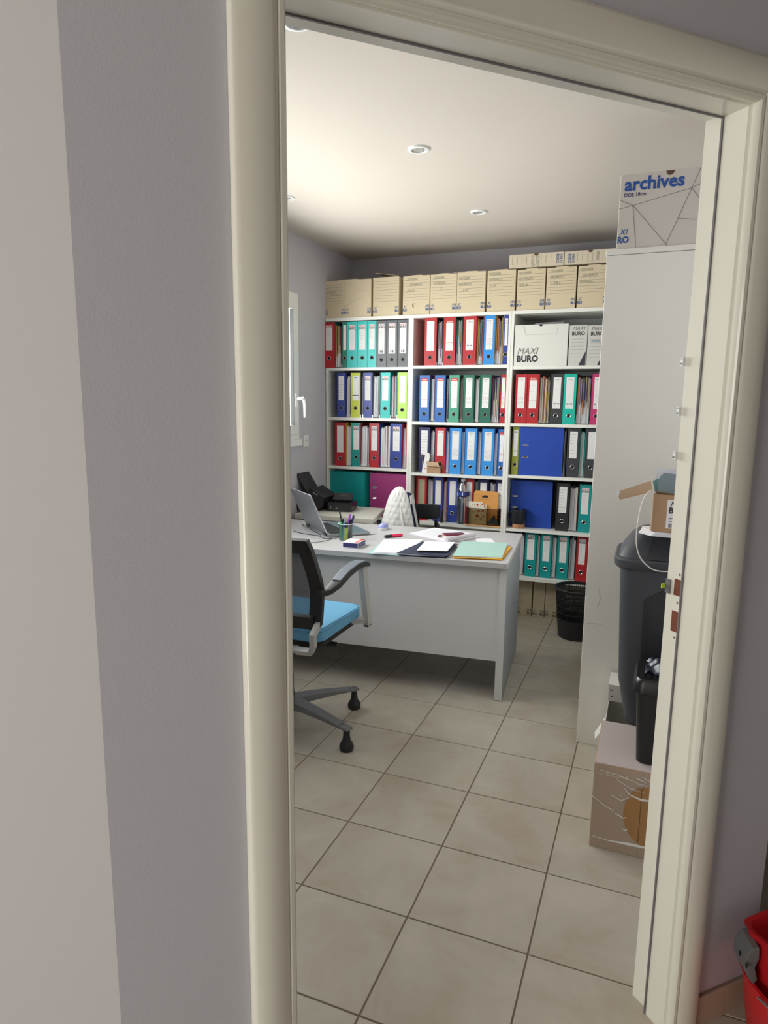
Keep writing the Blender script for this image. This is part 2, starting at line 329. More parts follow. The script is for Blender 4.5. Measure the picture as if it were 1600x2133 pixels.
# ================================================================== BOOKCASES
YF = 3.221
ORD = ['first', 'second', 'third', 'fourth', 'fifth', 'sixth', 'seventh', 'eighth', 'ninth', 'tenth', 'eleventh', 'twelfth']
BAYX = {'left': (-1.690, -1.039), 'middle': (-1.039, -.3503), 'right': (-.3503, .30)}
SHZ = {'left': [1.710, 1.356, 1.000, .640, .300], 'middle': [1.718, 1.336, .979, .630, .300], 'right': [1.707, 1.338, .996, .633, .299]}
for bay, (x0, x1) in BAYX.items():
    b = thing('bookcase', {'left': 'white open bookcase against the left wall behind the laptop', 'middle': 'white open bookcase in the middle, with bottle and wooden box on a shelf',
                            'right': 'white open bookcase at the right with the black mug on a shelf'}[bay], 'bookcase', (x0, YF, 0), 0, 'white bookcases along the back wall')
    w = x1-x0; D = .40; t = .018
    zl = 1.712 if bay == 'left' else 2.035
    obj('side_panel', box(.0005, t, 0, D, 0, zl), WHT, b); obj('side_panel', box(w-t, w-.0005, 0, D, 0, 2.035), WHT, b)
    if bay == 'left': obj('side_panel', box(.0005, t, .30, D, zl, 2.035), WHT, b)
    obj('top_panel', box(.0005, w-.0005, -.002, D, 2.035, 2.057), WHT, b)
    obj('back_panel', box(t, w-t, D-.006, D-.001, .05, 2.035), mat('bookcase_back', (206, 206, 206), .6), b)
    for z in SHZ[bay]:
        obj('shelf', box(t+.0005, w-t-.0005, .002, D-.007, z-.020, z), WHT, b)
    ph = MB(); k = 0
    for xx, sg in ((t, 1),):
        z = .4
        while z < 1.98:
            for yy in (.05, .33): ph.add([(xx+.0006, yy+.0035*math.cos(a*math.pi/3), z+.0035*math.sin(a*math.pi/3)) for a in range(6)], [(0, 1, 2, 3, 4, 5)])
            z += .032
    if bay != 'x':
        q = obj('pin_holes', ph, mat('pin_hole', (90, 88, 86), .8), b); q['kind'] = 'stuff'

# ------------------------------------------------------------------ lever arch binders
BH, BD = .318, .285
def binder(x0, x1, yf, z, color, style, lb, h=BH, lean=0):
    w = x1-x0; t = thing('lever_arch_binder', lb, 'binder', (x0, yf, z), 0, 'lever arch binders in the bookcases')
    if lean: t.rotation_euler = (0, lean, 0)
    m = cmat(color)
    c = MB().box(0, w, 0, .003, 0, h).box(0, .0028, .003, BD, 0, h).box(w-.0028, w, .003, BD, 0, h)
    obj('cover', c, m, t)
    obj('paper_stack', box(.006, w-.012, .012, BD-.012, .006, h-.025), PAPER2, t)
    lw_ = min(w*.62, .052); cx = w/2
    if style in ('maxi', 'otto', 'maxilong', 'yellow', 'plain', 'hand'):
        l1, l0 = h-.022, h-.195 if style != 'maxilong' else h-.225
    elif style == 'pocket': l1, l0 = h-.022, h-.2
    elif style == 'pale': l1, l0 = h-.022, h-.21
    else: l1, l0 = h-.022, h-.218
    l = obj('spine_label', box(cx-lw_/2, cx+lw_/2, -.0007, -.0001, l0, l1), OLIVE if style == 'pocket' else LABEL, t)
    L0, L1, yy = cx-lw_/2, cx+lw_/2, -.0011
    def lines(zs, wd=.8, mm=INKG, th=.0007):
        s = MB()
        for z_ in zs:
            q = random.uniform(.35, 1)*wd*lw_; s.box(cx-wd*lw_/2, cx-wd*lw_/2+q, yy-.0002, yy+.0003, z_, z_+th)
        obj('printed_lines', s, mm, l)
    if style in ('maxi', 'maxilong', 'yellow'):
        if style != 'yellow':
            sz = lw_*.40; r = INKR if color in ('turquoise', 'grey', 'teal', 'blue', 'deepteal', 'navy') and random.random() < .8 else INKK
            text('BURO', sz, INKK, 'lettering', l, (cx, yy, l1-.031), (math.pi/2, 0, 0), 0, .034, 'CENTER', .9)
            text('MAXI', sz, r, 'lettering', l, (cx-.001, yy, l1-.017), (math.pi/2, 0, 0), .3, 0., 'CENTER', .95)
            lines([l1-.05-.012*k for k in range(5)], .75)
            if style == 'maxilong': obj('barcode', MB().box(cx-.012, cx-.004, yy-.0002, yy, l0+.008, l0+.024).box(cx, cx+.012, yy-.0002, yy, l0+.008, l0+.024), INKG, l)
        else:
            obj('printed_badge', box(cx-.011, cx+.011, yy-.0002, yy, l1-.016, l1-.008), mat('badge_blue', (90, 140, 170), .6), l); lines([l1-.05, l1-.078, l1-.12], .7)
            obj('printed_band', box(L0, L1, yy-.0002, yy, l0+.033, l0+.038), INKN, l); lines([l0+.024, l0+.014], .4)
    elif style == 'otto':
        text('OTTO', lw_*.34, INKR, 'lettering', l, (cx, yy, l1-.016), (math.pi/2, 0, 0), 0, .03, 'CENTER'); lines([l1-.04-.014*k for k in range(5)], .7)
    elif style == 'ess':
        obj('printed_band', box(L0-.001, L1+.001, yy-.0003, yy, l1-.017, l1), mat('red_band', (206, 58, 52), .55), l)
        text('Esselte', lw_*.27, LABEL, 'lettering', l, (cx, yy-.0006, l1-.0125), (math.pi/2, 0, 0), 0, .02, 'CENTER')
        obj('printed_rule', box(L0, L1, yy-.0003, yy, l0+.05, l0+.052), INKR, l); lines([l1-.05, l1-.09, l0+.04], .6)
    elif style == 'centra':
        text('centra', lw_*.31, INKG, 'lettering', l, (cx, yy, l1-.014), (math.pi/2, 0, 0), 0, 0, 'CENTER'); text('maxi', lw_*.16, INKG, 'lettering', l, (cx, yy, l1-.024), (math.pi/2, 0, 0), 0, 0, 'CENTER')
        el = MB()
        for zc in (l0+.062, l0+.034):
            el.tube([(cx+lw_*.36*math.cos(k*math.pi/10), yy, zc+.0085*math.sin(k*math.pi/10)) for k in range(20)], .0005, 4, True)
        obj('printed_ovals', el, mat('oval_ink', (150, 70, 84), .6), l); lines([l1-.07, l1-.1, l0+.062, l0+.034, l0+.01], .5)
    elif style == 'classex':
        text('classex', lw_*.25, INKG, 'lettering', l, (cx, yy, l1-.016), (math.pi/2, 0, 0), 0, 0, 'CENTER'); lines([l1-.035, l1-.07, l1-.12, l0+.012], .6)
        obj('printed_digits', MB().box(cx-.018, cx-.004, yy-.0002, yy, l0+.026, l0+.034).box(cx+.004, cx+.018, yy-.0002, yy, l0+.026, l0+.034), INKG, l)
    elif style == 'hand': lines([l1-.02-.02*k for k in range(8)], .85, INKG, .0012)
    elif style == 'plain': lines([l1-.03], .5)
    rz = .058 if style != 'pale' else .066
    rz = (l0)*.55 if l0 < .13 else .072
    r = MB().tube([(cx+.0125*math.cos(k*math.pi/9), -.0006, rz+.0125*math.sin(k*math.pi/9)) for k in range(18)], .0016, 6, True)
    obj('finger_ring', r, CHROME, t, smooth=True)
    obj('finger_hole', MB().add([(cx+.0115*math.cos(k*math.pi/9), -.0006, rz+.0115*math.sin(k*math.pi/9)) for k in range(18)], [tuple(range(18))]), DARKH, t)
    return t
FOLD = ['orange', 'purple', 'navy', 'tan', 'teal', 'red', 'yellow', 'grey']
def reversed_binder(x0, x1, yf, z, color, lb, mode='paper', h=BH):
    """shelved back to front: both cover edges and the paper between them face the room"""
    w = x1-x0; t = thing('lever_arch_binder', lb, 'binder', (x0, yf, z), 0, 'lever arch binders in the bookcases')
    m = cmat(color); e = .0028
    obj('cover', MB().box(0, e, 0, BD, 0, h).box(w-e, w, 0, BD, 0, h).box(e, w-e, BD-.003, BD, 0, h), m, t)
    obj('cover_edging', MB().box(-.0002, e+.0003, -.001, .004, 0, .022), CHROME, t); obj('cover_edging', MB().box(w-e-.0003, w+.0002, -.001, .004, 0, .022), CHROME, t)
    n = max(2, int((w-.009)/.0045)); xs = [.004+(w-.012)*k/n for k in range(n+1)]
    pm = MB(); fm = {}
    for k in range(n):
        r = random.random(); dx = (xs[k+1]-xs[k])*.86; top = h-.02-random.uniform(0, .02); back = random.uniform(.004, .016)
        if mode == 'folders' and r < .65 or r < .10:
            c = random.choice(FOLD); fm.setdefault(c, MB())
            fm[c].box(xs[k], xs[k]+dx*.6, .003+random.uniform(0, .004), BD-.01, random.uniform(.004, .02) if mode != 'folders' else random.uniform(.02, .16), top+.008)
        x2 = xs[k]+dx
        pm.add([(xs[k], back, .005), (x2, back+.002, .005), (x2, BD-.01, .005), (xs[k], BD-.01, .005),
                (xs[k]+random.uniform(-.001, .001), back+.006, top), (x2, back+.007, top), (x2, BD-.01, top), (xs[k], BD-.01, top)],
               [(0, 3, 2, 1), (4, 5, 6, 7), (0, 1, 5, 4), (1, 2, 6, 5), (2, 3, 7, 6), (3, 0, 4, 7)])
    p = obj('paper_stack', pm, PAPER2 if mode != 'white' else PAPER, t)
    for c, q in fm.items(): obj('paper_divider', q, cmat(c), t)
    return t
CN = dict(red='red', darkred='dark red', turquoise='turquoise', teal='teal', deepteal='deep teal', grey='grey', charcoal='charcoal', blue='blue', navy='navy', midblue='mid blue', skyblue='sky blue',
          yellowgreen='yellow-green', lime='pale lime', green='dark green', lightgreen='light green', olive='olive green', pink='pink', black='black', emerald='emerald', aqua='aqua', yellow='mustard yellow', purple='mauve')
ROWN = ['top', 'second', 'third', 'fourth', 'fifth']
# one line per compartment: (bay, row, mid-height pixel row, set-back, [(left px, right px, colour, style)])   style 'R' = shelved backwards
ROWS = [
 ('left', 0, 716, .0, [(674.5, 697, 'red', 'otto'), (697.6, 713, 'emerald', 'Rf'), (713.4, 723, 'emerald', 'plain'), (723.4, 744, 'turquoise', 'maxi'), (744.6, 765, 'turquoise', 'maxi'), (765.6, 784, 'turquoise', 'maxi'),
                       (784.6, 804.8, 'grey', 'maxilong'), (805.6, 827.6, 'grey', 'maxilong'), (828.6, 850.5, 'grey', 'maxilong')]),
 ('left', 1, 824, .006, [(702.3, 719.7, 'blue', 'hand'), (720.2, 730.4, 'navy', 'R'), (731, 750.4, 'yellowgreen', 'yellow'), (751, 756.6, 'charcoal', 'R'), (757, 775.2, 'blue', 'maxi'), (775.8, 791.6, 'charcoal', 'Rw'),
                       (792.6, 812.4, 'turquoise', 'maxi'), (813, 827.8, 'teal', 'R'), (828.4, 848, 'lime', 'pale')]),
 ('left', 2, 924, .02, [(698.4, 719.4, 'red', 'centra0'), (720, 732.6, 'yellow', 'R'), (733, 750.8, 'teal', 'maxi'), (751.4, 769.6, 'darkred', 'Rw'), (770, 789.2, 'red', 'maxi'), (790, 813.6, 'blue', 'Rw'),
                       (814.4, 836.6, 'blue', 'maxi'), (838, 846.5, 'red', 'R')]),
 ('middle', 0, 714, .004, [(884.2, 909, 'red', 'centra0'), (909.6, 923.6, 'charcoal', 'Rf'), (924.2, 948.2, 'red', 'ess'), (948.8, 963.6, 'charcoal', 'Rf'), (964.8, 991.8, 'red', 'classex'), (992.4, 1007, 'red', 'Rf'),
                       (1007.8, 1030.4, 'skyblue', 'centra'), (1031, 1048.4, 'tan', 'Rf'), (1049, 1066, 'blue', 'maxi')]),
 ('middle', 1, 829, .008, [(873.6, 894.4, 'midblue', 'ess'), (894.8, 905.6, 'purple', 'R'), (906.2, 927.4, 'midblue', 'ess'), (928, 934.8, 'navy', 'R'), (935.4, 956.3, 'lightgreen', 'ess'), (956.8, 965, 'green', 'R'),
                       (965.6, 987.2, 'green', 'centra'), (987.8, 999.6, 'green', 'R'), (1000.2, 1022.6, 'green', 'centra'), (1023.2, 1041.6, 'navy', 'Rf'), (1042.2, 1062, 'red', 'centra')]),
 ('middle', 2, 934, .03, [(873, 894.6, 'navy', 'hand'), (895.2, 906, 'navy', 'R'), (906.6, 927.6, 'red', 'otto'), (928.2, 936.6, 'midblue', 'R'), (937.2, 960.4, 'skyblue', 'centra'), (961, 968.6, 'midblue', 'R'),
                       (969.2, 992.6, 'skyblue', 'centra'), (993.2, 1003.6, 'midblue', 'R'), (1004.2, 1028.6, 'skyblue', 'centra'), (1029.2, 1037.6, 'midblue', 'R'), (1038.2, 1058, 'midblue', 'ess')]),
 ('middle', 3, 1038, .06, [(867, 888.4, 'red', 'pocket'), (889, 902.4, 'charcoal', 'R'), (903, 922, 'blue', 'plain'), (922.6, 931.8, 'darkred', 'R'), (932.4, 952.8, 'blue', 'plain'), (954, 967, 'charcoal', 'R'), (967.6, 986.4, 'red', 'plain'),
                       (987, 995.4, 'green', 'R'), (996, 1016.6, 'navy', 'plain'), (1017.2, 1032.5, 'navy', 'R'), (1033.2, 1052, 'navy', 'hand')]),
 ('right', 1, 829, .006, [(1073.2, 1097, 'red', 'centra'), (1097.5, 1122.4, 'red', 'ess'), (1123, 1146.4, 'charcoal', 'R'), (1147, 1172.4, 'charcoal', 'classex'), (1173.4, 1199.8, 'aqua', 'classex'), (1200.4, 1231.6, 'charcoal', 'Rf'),
                       (1232.2, 1256, 'pink', 'classex')]),
 ('right', 2, 940, .028, [(1066.6, 1080.4, 'olive', 'yellow'), (1181, 1206.6, 'charcoal', 'hand'), (1207.2, 1219, 'aqua', 'R'), (1219.6, 1244, 'charcoal', 'plain')]),
 ('right', 3, 1048, .045, [(1159, 1185.6, 'black', 'hand'), (1186.2, 1205.6, 'black', 'R'), (1206.4, 1230.6, 'deepteal', 'maxi')]),
 ('right', 4, 1155, .05, [(1070, 1092.6, 'charcoal', 'R'), (1093.2, 1116.6, 'deepteal', 'maxi'), (1117.2, 1125.6, 'teal', 'R'), (1126.2, 1148.6, 'deepteal', 'maxi'), (1149.2, 1160.6, 'teal', 'R'), (1161.2, 1184, 'deepteal', 'maxi'),
                       (1184.6, 1200.4, 'charcoal', 'R'), (1201, 1223, 'red', 'maxi')]),
]
STL = dict(maxi='with a two-line printed label', maxilong='with a long white label', otto='with a narrow printed label', yellow='with a banded label', plain='with a plain label', hand='with a handwritten label',
           pocket='with an empty label pocket', pale='with a pale label', ess='with a banded label', centra='with ovals on its label', centra0='with a grey faded label', classex='with digits on its label')
for bay, row, vm, sb, items in ROWS:
    z = SHZ[bay][row]
    if (bay, row) == ('left', 0): z = SHZ['left'][0]
    zt = {0: 0}
    zsh = SHZ[bay]; idx = {'left': [None, 0, 1], }.get(bay)
    zz = zsh[row]
    bx0, bx1 = BAYX[bay][0]+.0185, BAYX[bay][1]-.0185
    last = None
    for k, (u0, u1, c, stl) in enumerate(items):
        yf = YF+sb+(random.uniform(0, .004) if k else 0)
        if stl[0] == 'R': yf += .006
        if (bay, row, k) == ('left', 0, 0): yf = YF-.004
        x0, x1 = py(u0, vm, yf).x, py(u1, vm, yf).x
        if last is not None: x0 = max(x0, last+.0006)
        if not (bay == 'left' and row == 0 and k == 0): x0 = max(x0, bx0+.0005)
        x1 = min(x1, bx1)
        if x1-x0 < .008: continue
        last = x1
        h = BH if (bay, row) != ('right', 4) else .312
        if zz+h > (zsh[row-1]-.021 if row else 2.034): h = (zsh[row-1]-.023 if row else 2.034)-zz
        pos = ORD[k] if k < len(ORD) else str(k)
        where = '%s from left, %s shelf, %s bookcase' % (pos, ROWN[row], bay)
        if stl[0] == 'R':
            reversed_binder(x0, x1, yf, zz, c, '%s binder shelved backwards showing papers, %s' % (CN.get(c, c), where), {'R': 'paper', 'Rf': 'folders', 'Rw': 'white'}[stl], h)
        else:
            binder(x0, x1, yf, zz, c, stl, '%s binder %s, %s' % (CN.get(c, c), STL[stl], where), h)
# binders turned side-on: the flat cover faces the room
def side_binder(x0, x1, yf, z, color, lb, h=BH, slots=None, spine=None, rivets=None, thick=.072):
    t = thing('lever_arch_binder', lb, 'binder', (x0, yf, z), 0, 'lever arch binders in the bookcases'); w = x1-x0; m = cmat(color)
    obj('cover', MB().box(0, w, 0, .003, 0, h).box(0, w, thick-.003, thick, 0, h).box(w-.003, w, .003, thick-.003, 0, h), m, t)
    obj('paper_stack', box(.012, w-.008, .006, thick-.006, .006, h-.02), PAPER2, t)
    if slots:
        for (sx, sz) in slots:
            pts = [(sx+.013*math.cos(a)*1.0+(.006 if math.cos(a) > 0 else -.006), -.0012, sz+.0045*math.sin(a)) for a in [k*math.pi/8 for k in range(16)]]
            obj('ring_slot', MB().tube(pts, .0018, 6, True), CHROME, t, smooth=True)
            obj('slot_hole', MB().add([(p[0], -.0006, p[2]) for p in pts], [tuple(range(16))]), DARKH, t)
    if rivets:
        for (sx, sz) in rivets:
            obj('rivet', MB().lathe([(.0028, 0), (.0018, .0016)], 10).xf(Matrix.Translation((sx, 0, sz)) @ Matrix.Rotation(math.pi/2, 4, 'X')), CHROME, t)
    return t
def fx(u, v, y): return py(u, v, y).x
yq = YF+.03
x0, x1 = fx(686.5, 1018, yq), fx(760, 1018, yq); zl = SHZ['left'][3]
t = side_binder(x0, x1, yq, zl, 'deepteal', 'deep teal binder turned side-on beside the plum one, behind the black telephone', rivets=[(x1-x0-.052, .175), (x1-x0-.022, .19), (x1-x0-.052, .09), (x1-x0-.022, .1)])
sp = obj('spine_panel', MB().add([(x1-x0+.0006, .002, 0), (x1-x0+.03, .068, 0), (x1-x0+.03, .068, BH), (x1-x0+.0006, .002, BH)], [(0, 1, 2, 3)]), cmat('teal'), t, solid=.002)
x0, x1 = fx(770.5, 1018, yq), -1.0585
sl = [((fx(780.6, 1015, yq)-x0), py(780, 1015.6, yq).z-zl), ((fx(780.6, 1037, yq)-x0), py(780, 1037.5, yq).z-zl)]
side_binder(x0, x1, yq, zl, 'plum', 'plum purple binder turned side-on with two metal slots, behind the white jacket', slots=sl)
for row, us, vm, sv, lb, bsb in ((2, (1081.5, 1172.5), 940, ((1092.6, 927.3), (1091.3, 952)), 'royal blue binder turned side-on beside the olive one, right bookcase third shelf', .024),
                            (3, (1063, 1149.5), 1050, ((1070.7, 1033), (1069.5, 1056)), 'royal blue binder turned side-on behind the black mug, right bookcase', .09)):
    yq = YF+bsb; zz = SHZ['right'][row]; x0 = max(fx(us[0], vm, yq), -.3325); x1 = fx(us[1], vm, yq)
    if row == 2: x0 = fx(1081.2, vm, yq)
    sl = [(py(a, b, yq).x-x0+.008, py(a, b, yq).z-zz) for a, b in sv]
    t = side_binder(x0, x1, yq, zz, 'royal', lb, slots=sl)
    x2 = fx(us[1]+5.5, vm, yq)
    if row == 2: reversed_binder(x1+.001, x1+.018, yq+.004, zz, 'charcoal', 'charcoal slim binder edge just right of the upper royal blue binder', 'paper')

# ------------------------------------------------------------------ archive boxes
def rules(n, x0, x1, z1, dz, y=-.0007):
    s = MB()
    for k in range(n): s.box(x0, x1, y-.0002, y+.0003, z1-k*dz, z1-k*dz+.0011)
    return s
def archive_box(u0, u1, v0, v1, yf, z, lb, writing=(), wide=0, flap=False, split=None, group='beige archive boxes on top of the bookcases', m=KRAFT, depth=.33, nl=8):
    x0, x1 = fx(u0, (v0+v1)/2, yf), fx(u1, (v0+v1)/2, yf); h = py((u0+u1)/2, v0, yf).z-z; w = x1-x0
    t = thing('archive_box', lb, 'box', (x0, yf, z), 0, group)
    if flap:
        th = .003
        obj('carton', MB().box(0, w, 0, th, 0, h).box(0, w, depth-th, depth, 0, h).box(0, th, th, depth-th, 0, h).box(w-th, w, th, depth-th, 0, h).box(th, w-th, th, depth-th, 0, h*.7), m, t)
        obj('lid_flap', MB().extrude([(.004, .03, h+.035), (w-.006, .01, h+.004), (w-.006, .25, h+.004), (.004, .27, h+.045)], (0, 0, .0025)), BROWN2, t)
        obj('carton_inside', box(.004, w-.004, .004, depth-.004, h*.7, h*.72), CARTIN, t)
    else:
        obj('carton', box(0, w, 0, depth, 0, h), m, t, bevel=.0015, segs=1)
        a, b = w*.3, w*.72
        obj('top_tab', box(a, b, -.0006, .001, h-.003, h+.0035), m, t)
    rw = split if split else w
    obj('ruled_lines', rules(nl, .012, rw-.012, h-.03, h*.072), INKG, t)
    if split:
        obj('printed_pattern', MB().tube([(split+.002, -.0006, h-.02), (w-.003, -.0006, h*.62), (split+.002, -.0006, h*.3)], .0005, 4), INKG, t)
        obj('carton_seam', box(split, split+.0012, -.0008, 0, 0, h), CARTIN, t)
    for s, q, xx in writing:
        text(s, .021, PEN, 'handwriting', t, (xx, -.0012, h-.028-q*h*.072), (math.pi/2, 0, 0), .08, -.004, sx=.95)
    sz = min(.026, .024)
    # the mark runs over the vertical edges: right half at the left edge, left half at the right edge
    cuts = [(0.001, 'r')] + ([(split-.022, 'c')] if split else []) + [(w-.001, 'l')]
    for xx, kd in cuts:
        if kd == 'r': text('RO', sz, INKB, 'lettering', t, (xx, -.0012, .026), (math.pi/2, 0, 0), 0, .034, sx=.9); text('XI', sz, INKB, 'lettering', t, (xx+.003, -.0012, .048), (math.pi/2, 0, 0), .3, 0., sx=.9)
        elif kd == 'l': text('BU', sz, INKB, 'lettering', t, (xx, -.0012, .026), (math.pi/2, 0, 0), 0, .034, 'RIGHT', .9); text('MA', sz, INKB, 'lettering', t, (xx-.001, -.0012, .048), (math.pi/2, 0, 0), .3, 0., 'RIGHT', .85)
        else: logo(t, xx, -.0012, .026, sz)
    return t
ZB = 2.057
yb = YF+.006
archive_box(675.8, 773.2, 583, 656, yb, ZB, 'wide beige archive box at the far left end of the bookcase tops', [('Dossiers', 3, .02), ('a garder', 4, .05)], split=.155)
archive_box(777.4, 831, 577, 655, yb, ZB, 'beige archive box with its brown lid flap raised, second from left', [], flap=True)
archive_box(839.4, 895.2, 574, 652, yb, ZB, 'beige archive box marked A et B with a half-open round finger hole', [('DOSSIER', 0, .03), ('PATIENTS', 2, .05), ('A et B', 4, .03)])
archive_box(896.6, 951.2, 570.5, 650.5, yb, ZB, 'beige archive box with a handwritten C, fourth from left', [('DOSSIER', 0, .02), ('PATIENTS', 2, .02), ('C', 4, .07)])
archive_box(952, 1011, 566, 648, yb, ZB, 'beige archive box with handwriting ending D.E.F, loose papers on its lid', [('DOSSIER', 1, .01), ('PATIENTS', 3, .01), ('D.EF', 5, .04)])
archive_box(1014.8, 1073.6, 562.5, 645, yb, ZB, 'beige archive box marked G-H, just left of the lying boxes', [('DOSSIER', 0, .01), ('PATIENTS', 2, .01), ('G-H', 4, .02)])
archive_box(1077.2, 1135.4, 560.5, 642.5, yb, ZB, 'beige archive box marked I.J.Kele, under the left lying box', [('DOSSIER', 0, .01), ('PATIENTS', 2, .01), ('I.J.K ele', 4, .01)])
archive_box(1138.2, 1200, 556.5, 640, yb, ZB, 'beige archive box marked L-MEL, under the right lying box', [('DOSSIER', 0, .02), ('PATIENTS', 2, .02), ('L-ME L', 4, .03)])
archive_box(1203.4, 1268, 552.5, 637.5, yb, ZB, 'beige archive box at the right end, next to the tall cabinet', [('DOSSIER', 0, .01), ('PATIENTS', 2, .03), ('MONCEL', 4, .01)])
# half-open finger hole on the third box
fh = [o for o in bpy.data.objects if o.get('label', '').startswith('beige archive box marked A et B')][0]
obj('finger_hole', MB().extrude([(.082+.013*math.cos(a), -.001, .062+.013*math.sin(a)) for a in [math.radians(60+20*k) for k in range(11)]] + [(.084+.008*math.cos(a), -.001, .062+.010*math.sin(a)) for a in [math.radians(260-20*k) for k in range(11)]], (0, .0008, 0)), CARTIN, fh)
lp = tag(link('loose_papers', None, loc=(fx(945, 568, yb+.03), yb+.012, py(980, 566, yb).z+.0035)), 'few white sheets lying on the beige boxes left of the lying boxes', 'paper')
for k in range(3): obj('sheet', box(0, .2, .0, .2, .0014*k, .0014*k+.0008), PAPER, lp, rot=(0, 0, .02*k), loc=(.008*k, .003*k, 0))
# two boxes lying on their side on top of the row
def lying_box(u0, u1, v0a, v1a, v0b, v1b, lb, flip):
    yf = YF-.004; xa, xb = fx(u0, (v0a+v1a)/2, yf), fx(u1, (v0b+v1b)/2, yf); zb = max(py(1100, 560.5, yb).z, py(1170, 556.5, yb).z)+.0045
    zb = LYZ; h = py(u0, v0a, yf).z-py(u0, v1a, yf).z; w = xb-xa
    t = thing('archive_box', lb, 'box', (xa, yf, zb), 0, 'archive boxes lying on the row')
    obj('carton', box(0, w, 0, .26, 0, h), mat('beige_grey_carton', (212, 200, 178), .75), t, bevel=.0015, segs=1)
    s = MB()
    for k in range(9):
        xx = .02+k*.03 if not flip else w-.02-k*.03
        s.box(xx, xx+.001, -.0008, -.0002, h*.22, h*.82)
    obj('ruled_lines', s, INKG, t)
    cx = w*.5
    obj('finger_hole', MB().extrude([(cx+.014*math.cos(a), -.0009, h-.0005+.014*math.sin(a)) for a in [math.pi+math.pi*k/10 for k in range(11)]], (0, .0008, 0)), CARTIN, t)
    obj('finger_notch', MB().tube([(cx+.012*math.cos(a), -.0006, .003+.012*math.sin(a)) for a in [math.pi*k/10 for k in range(11)]], .0005, 4), CARTIN, t)
    rot = (math.pi/2, math.pi/2 if not flip else -math.pi/2, 0)
    sz = .024
    R = Matrix.Rotation(rot[1], 3, 'Y')
    if not flip:    # reads downwards
        xx = w-.045; text('BURO', sz, INKB, 'lettering', t, (xx, -.0012, h-.012), rot, 0, .02, sx=.88); text('MAXI', sz, INKB, 'lettering', t, (xx+.021, -.0012, h-.012), rot, .3, 0., sx=.92)
        text('PATIENTS', .019, PEN, 'handwriting', t, (w*.52, -.0012, h-.006), rot, 0, -.004); text('DOSSIER', .019, PEN, 'handwriting', t, (w*.42, -.0012, h-.006), rot, 0, -.004)
    else:
        xx = .045; rot = (math.pi/2, math.pi/2, 0)
        text('BURO', sz, INKB, 'lettering', t, (xx-.022, -.0012, h-.014), rot, 0, .02, sx=.88); text('MAXI', sz, INKB, 'lettering', t, (xx, -.0012, h-.014), rot, .3, 0., sx=.92)
        text('REGIE', .02, PEN, 'handwriting', t, (w*.62, -.0012, h-.01), rot, 0, -.002)
    return t
LYZ = max(o.location.z+.0 for o in bpy.data.objects if o.name.startswith('archive_box'))
LYZ = ZB + max(py((a+b)/2, c, yb).z-ZB for a, b, c in ((1077.2, 1135.4, 560.5), (1138.2, 1200, 556.5), (1203.4, 1268, 552.5), (1014.8, 1073.6, 562.5))) + .0045
lying_box(1061, 1174.6, 533, 560.5, 523.5, 553, 'greyish archive box lying on its side atop the row, left of the two', False)
lying_box(1176, 1285, 525.5, 553, 518, 547, 'greyish archive box lying on its side atop the row, next to the cabinet', True)
# boxes on the floor under the lowest shelf
for k, (u0, u1) in enumerate(((1082, 1107.6), (1110.4, 1134.6), (1136, 1160.6))):
    yf = 3.335; x0, x1 = fx(u0 if k else 1075, 1250, yf), fx(u1, 1250, yf); w = x1-x0; h = .262
    t = thing('archive_box', 'dim beige archive box on the floor under the shelf, %s' % ('beside the desk', 'in the middle of three', 'beside the waste basket')[k], 'box', (x0, yf, 0), 0, 'archive boxes on the floor under the bookcase')
    obj('carton', box(0, w, 0, .27, 0, h), KRAFT2, t, bevel=.0015, segs=1)
    obj('ruled_lines', rules(9, .014, w-.014, h-.03, .018), INKG, t)
    for xx, al, b_, m_ in ((.002, 'LEFT', 'RO', 'XI'), (w-.002, 'RIGHT', 'BU', 'MA')):
        text(b_, .026, INKK, 'lettering', t, (xx, -.0012, .012), (math.pi/2, 0, 0), 0, .02, al, .85); text(m_, .026, INKK, 'lettering', t, (xx, -.0012, .034), (math.pi/2, 0, 0), .3, 0., al, .85)
# white magazine boxes, top shelf right bookcase
zR = SHZ['right'][0]; yf = YF+.004
x0, x1 = fx(1071.6, 718, yf), fx(1182.6, 718, yf); w = x1-x0; h = py(1125, 675.5, yf).z-zR
t = thing('archive_box', 'wide white archive box with large two-line logo, top shelf of right bookcase', 'box', (x0, yf, zR))
obj('carton', box(0, w, 0, .33, 0, h), mat('white_carton', (224, 224, 218), .7, var=.02), t, bevel=.0015, segs=1)
logo(t, .018, -.0012, .028, .056, INKG, INKK)
obj('lid_outline', MB().tube([(.045, -.0006, h-.008), (.062, -.0006, h-.014), (.066, -.0006, h-.05), (.074, -.0006, h-.062), (w-.07, -.0006, h-.062), (w-.066, -.0006, h-.015)], .0006, 4), INKG, t)
obj('finger_hole', MB().extrude([(w*.49+.012*math.cos(a), -.0009, h-.0005+.012*math.sin(a)) for a in [math.pi+math.pi*k/10 for k in range(11)]], (0, .0008, 0)), DARKH, t)
lp = tag(link('loose_papers', None, loc=(x0+.11, yf+.04, zR+h+.0005)), 'thin stack of loose sheets lying on the wide white archive box', 'paper')
for k in range(4): obj('sheet', box(0, .18, .0, .2, .0018*k, .0018*k+.0012), PAPER if k % 2 else PAPER2, lp, rot=(0, -.012*k, .06*k-.05), loc=(.004*k, .004*k, .0022*k))
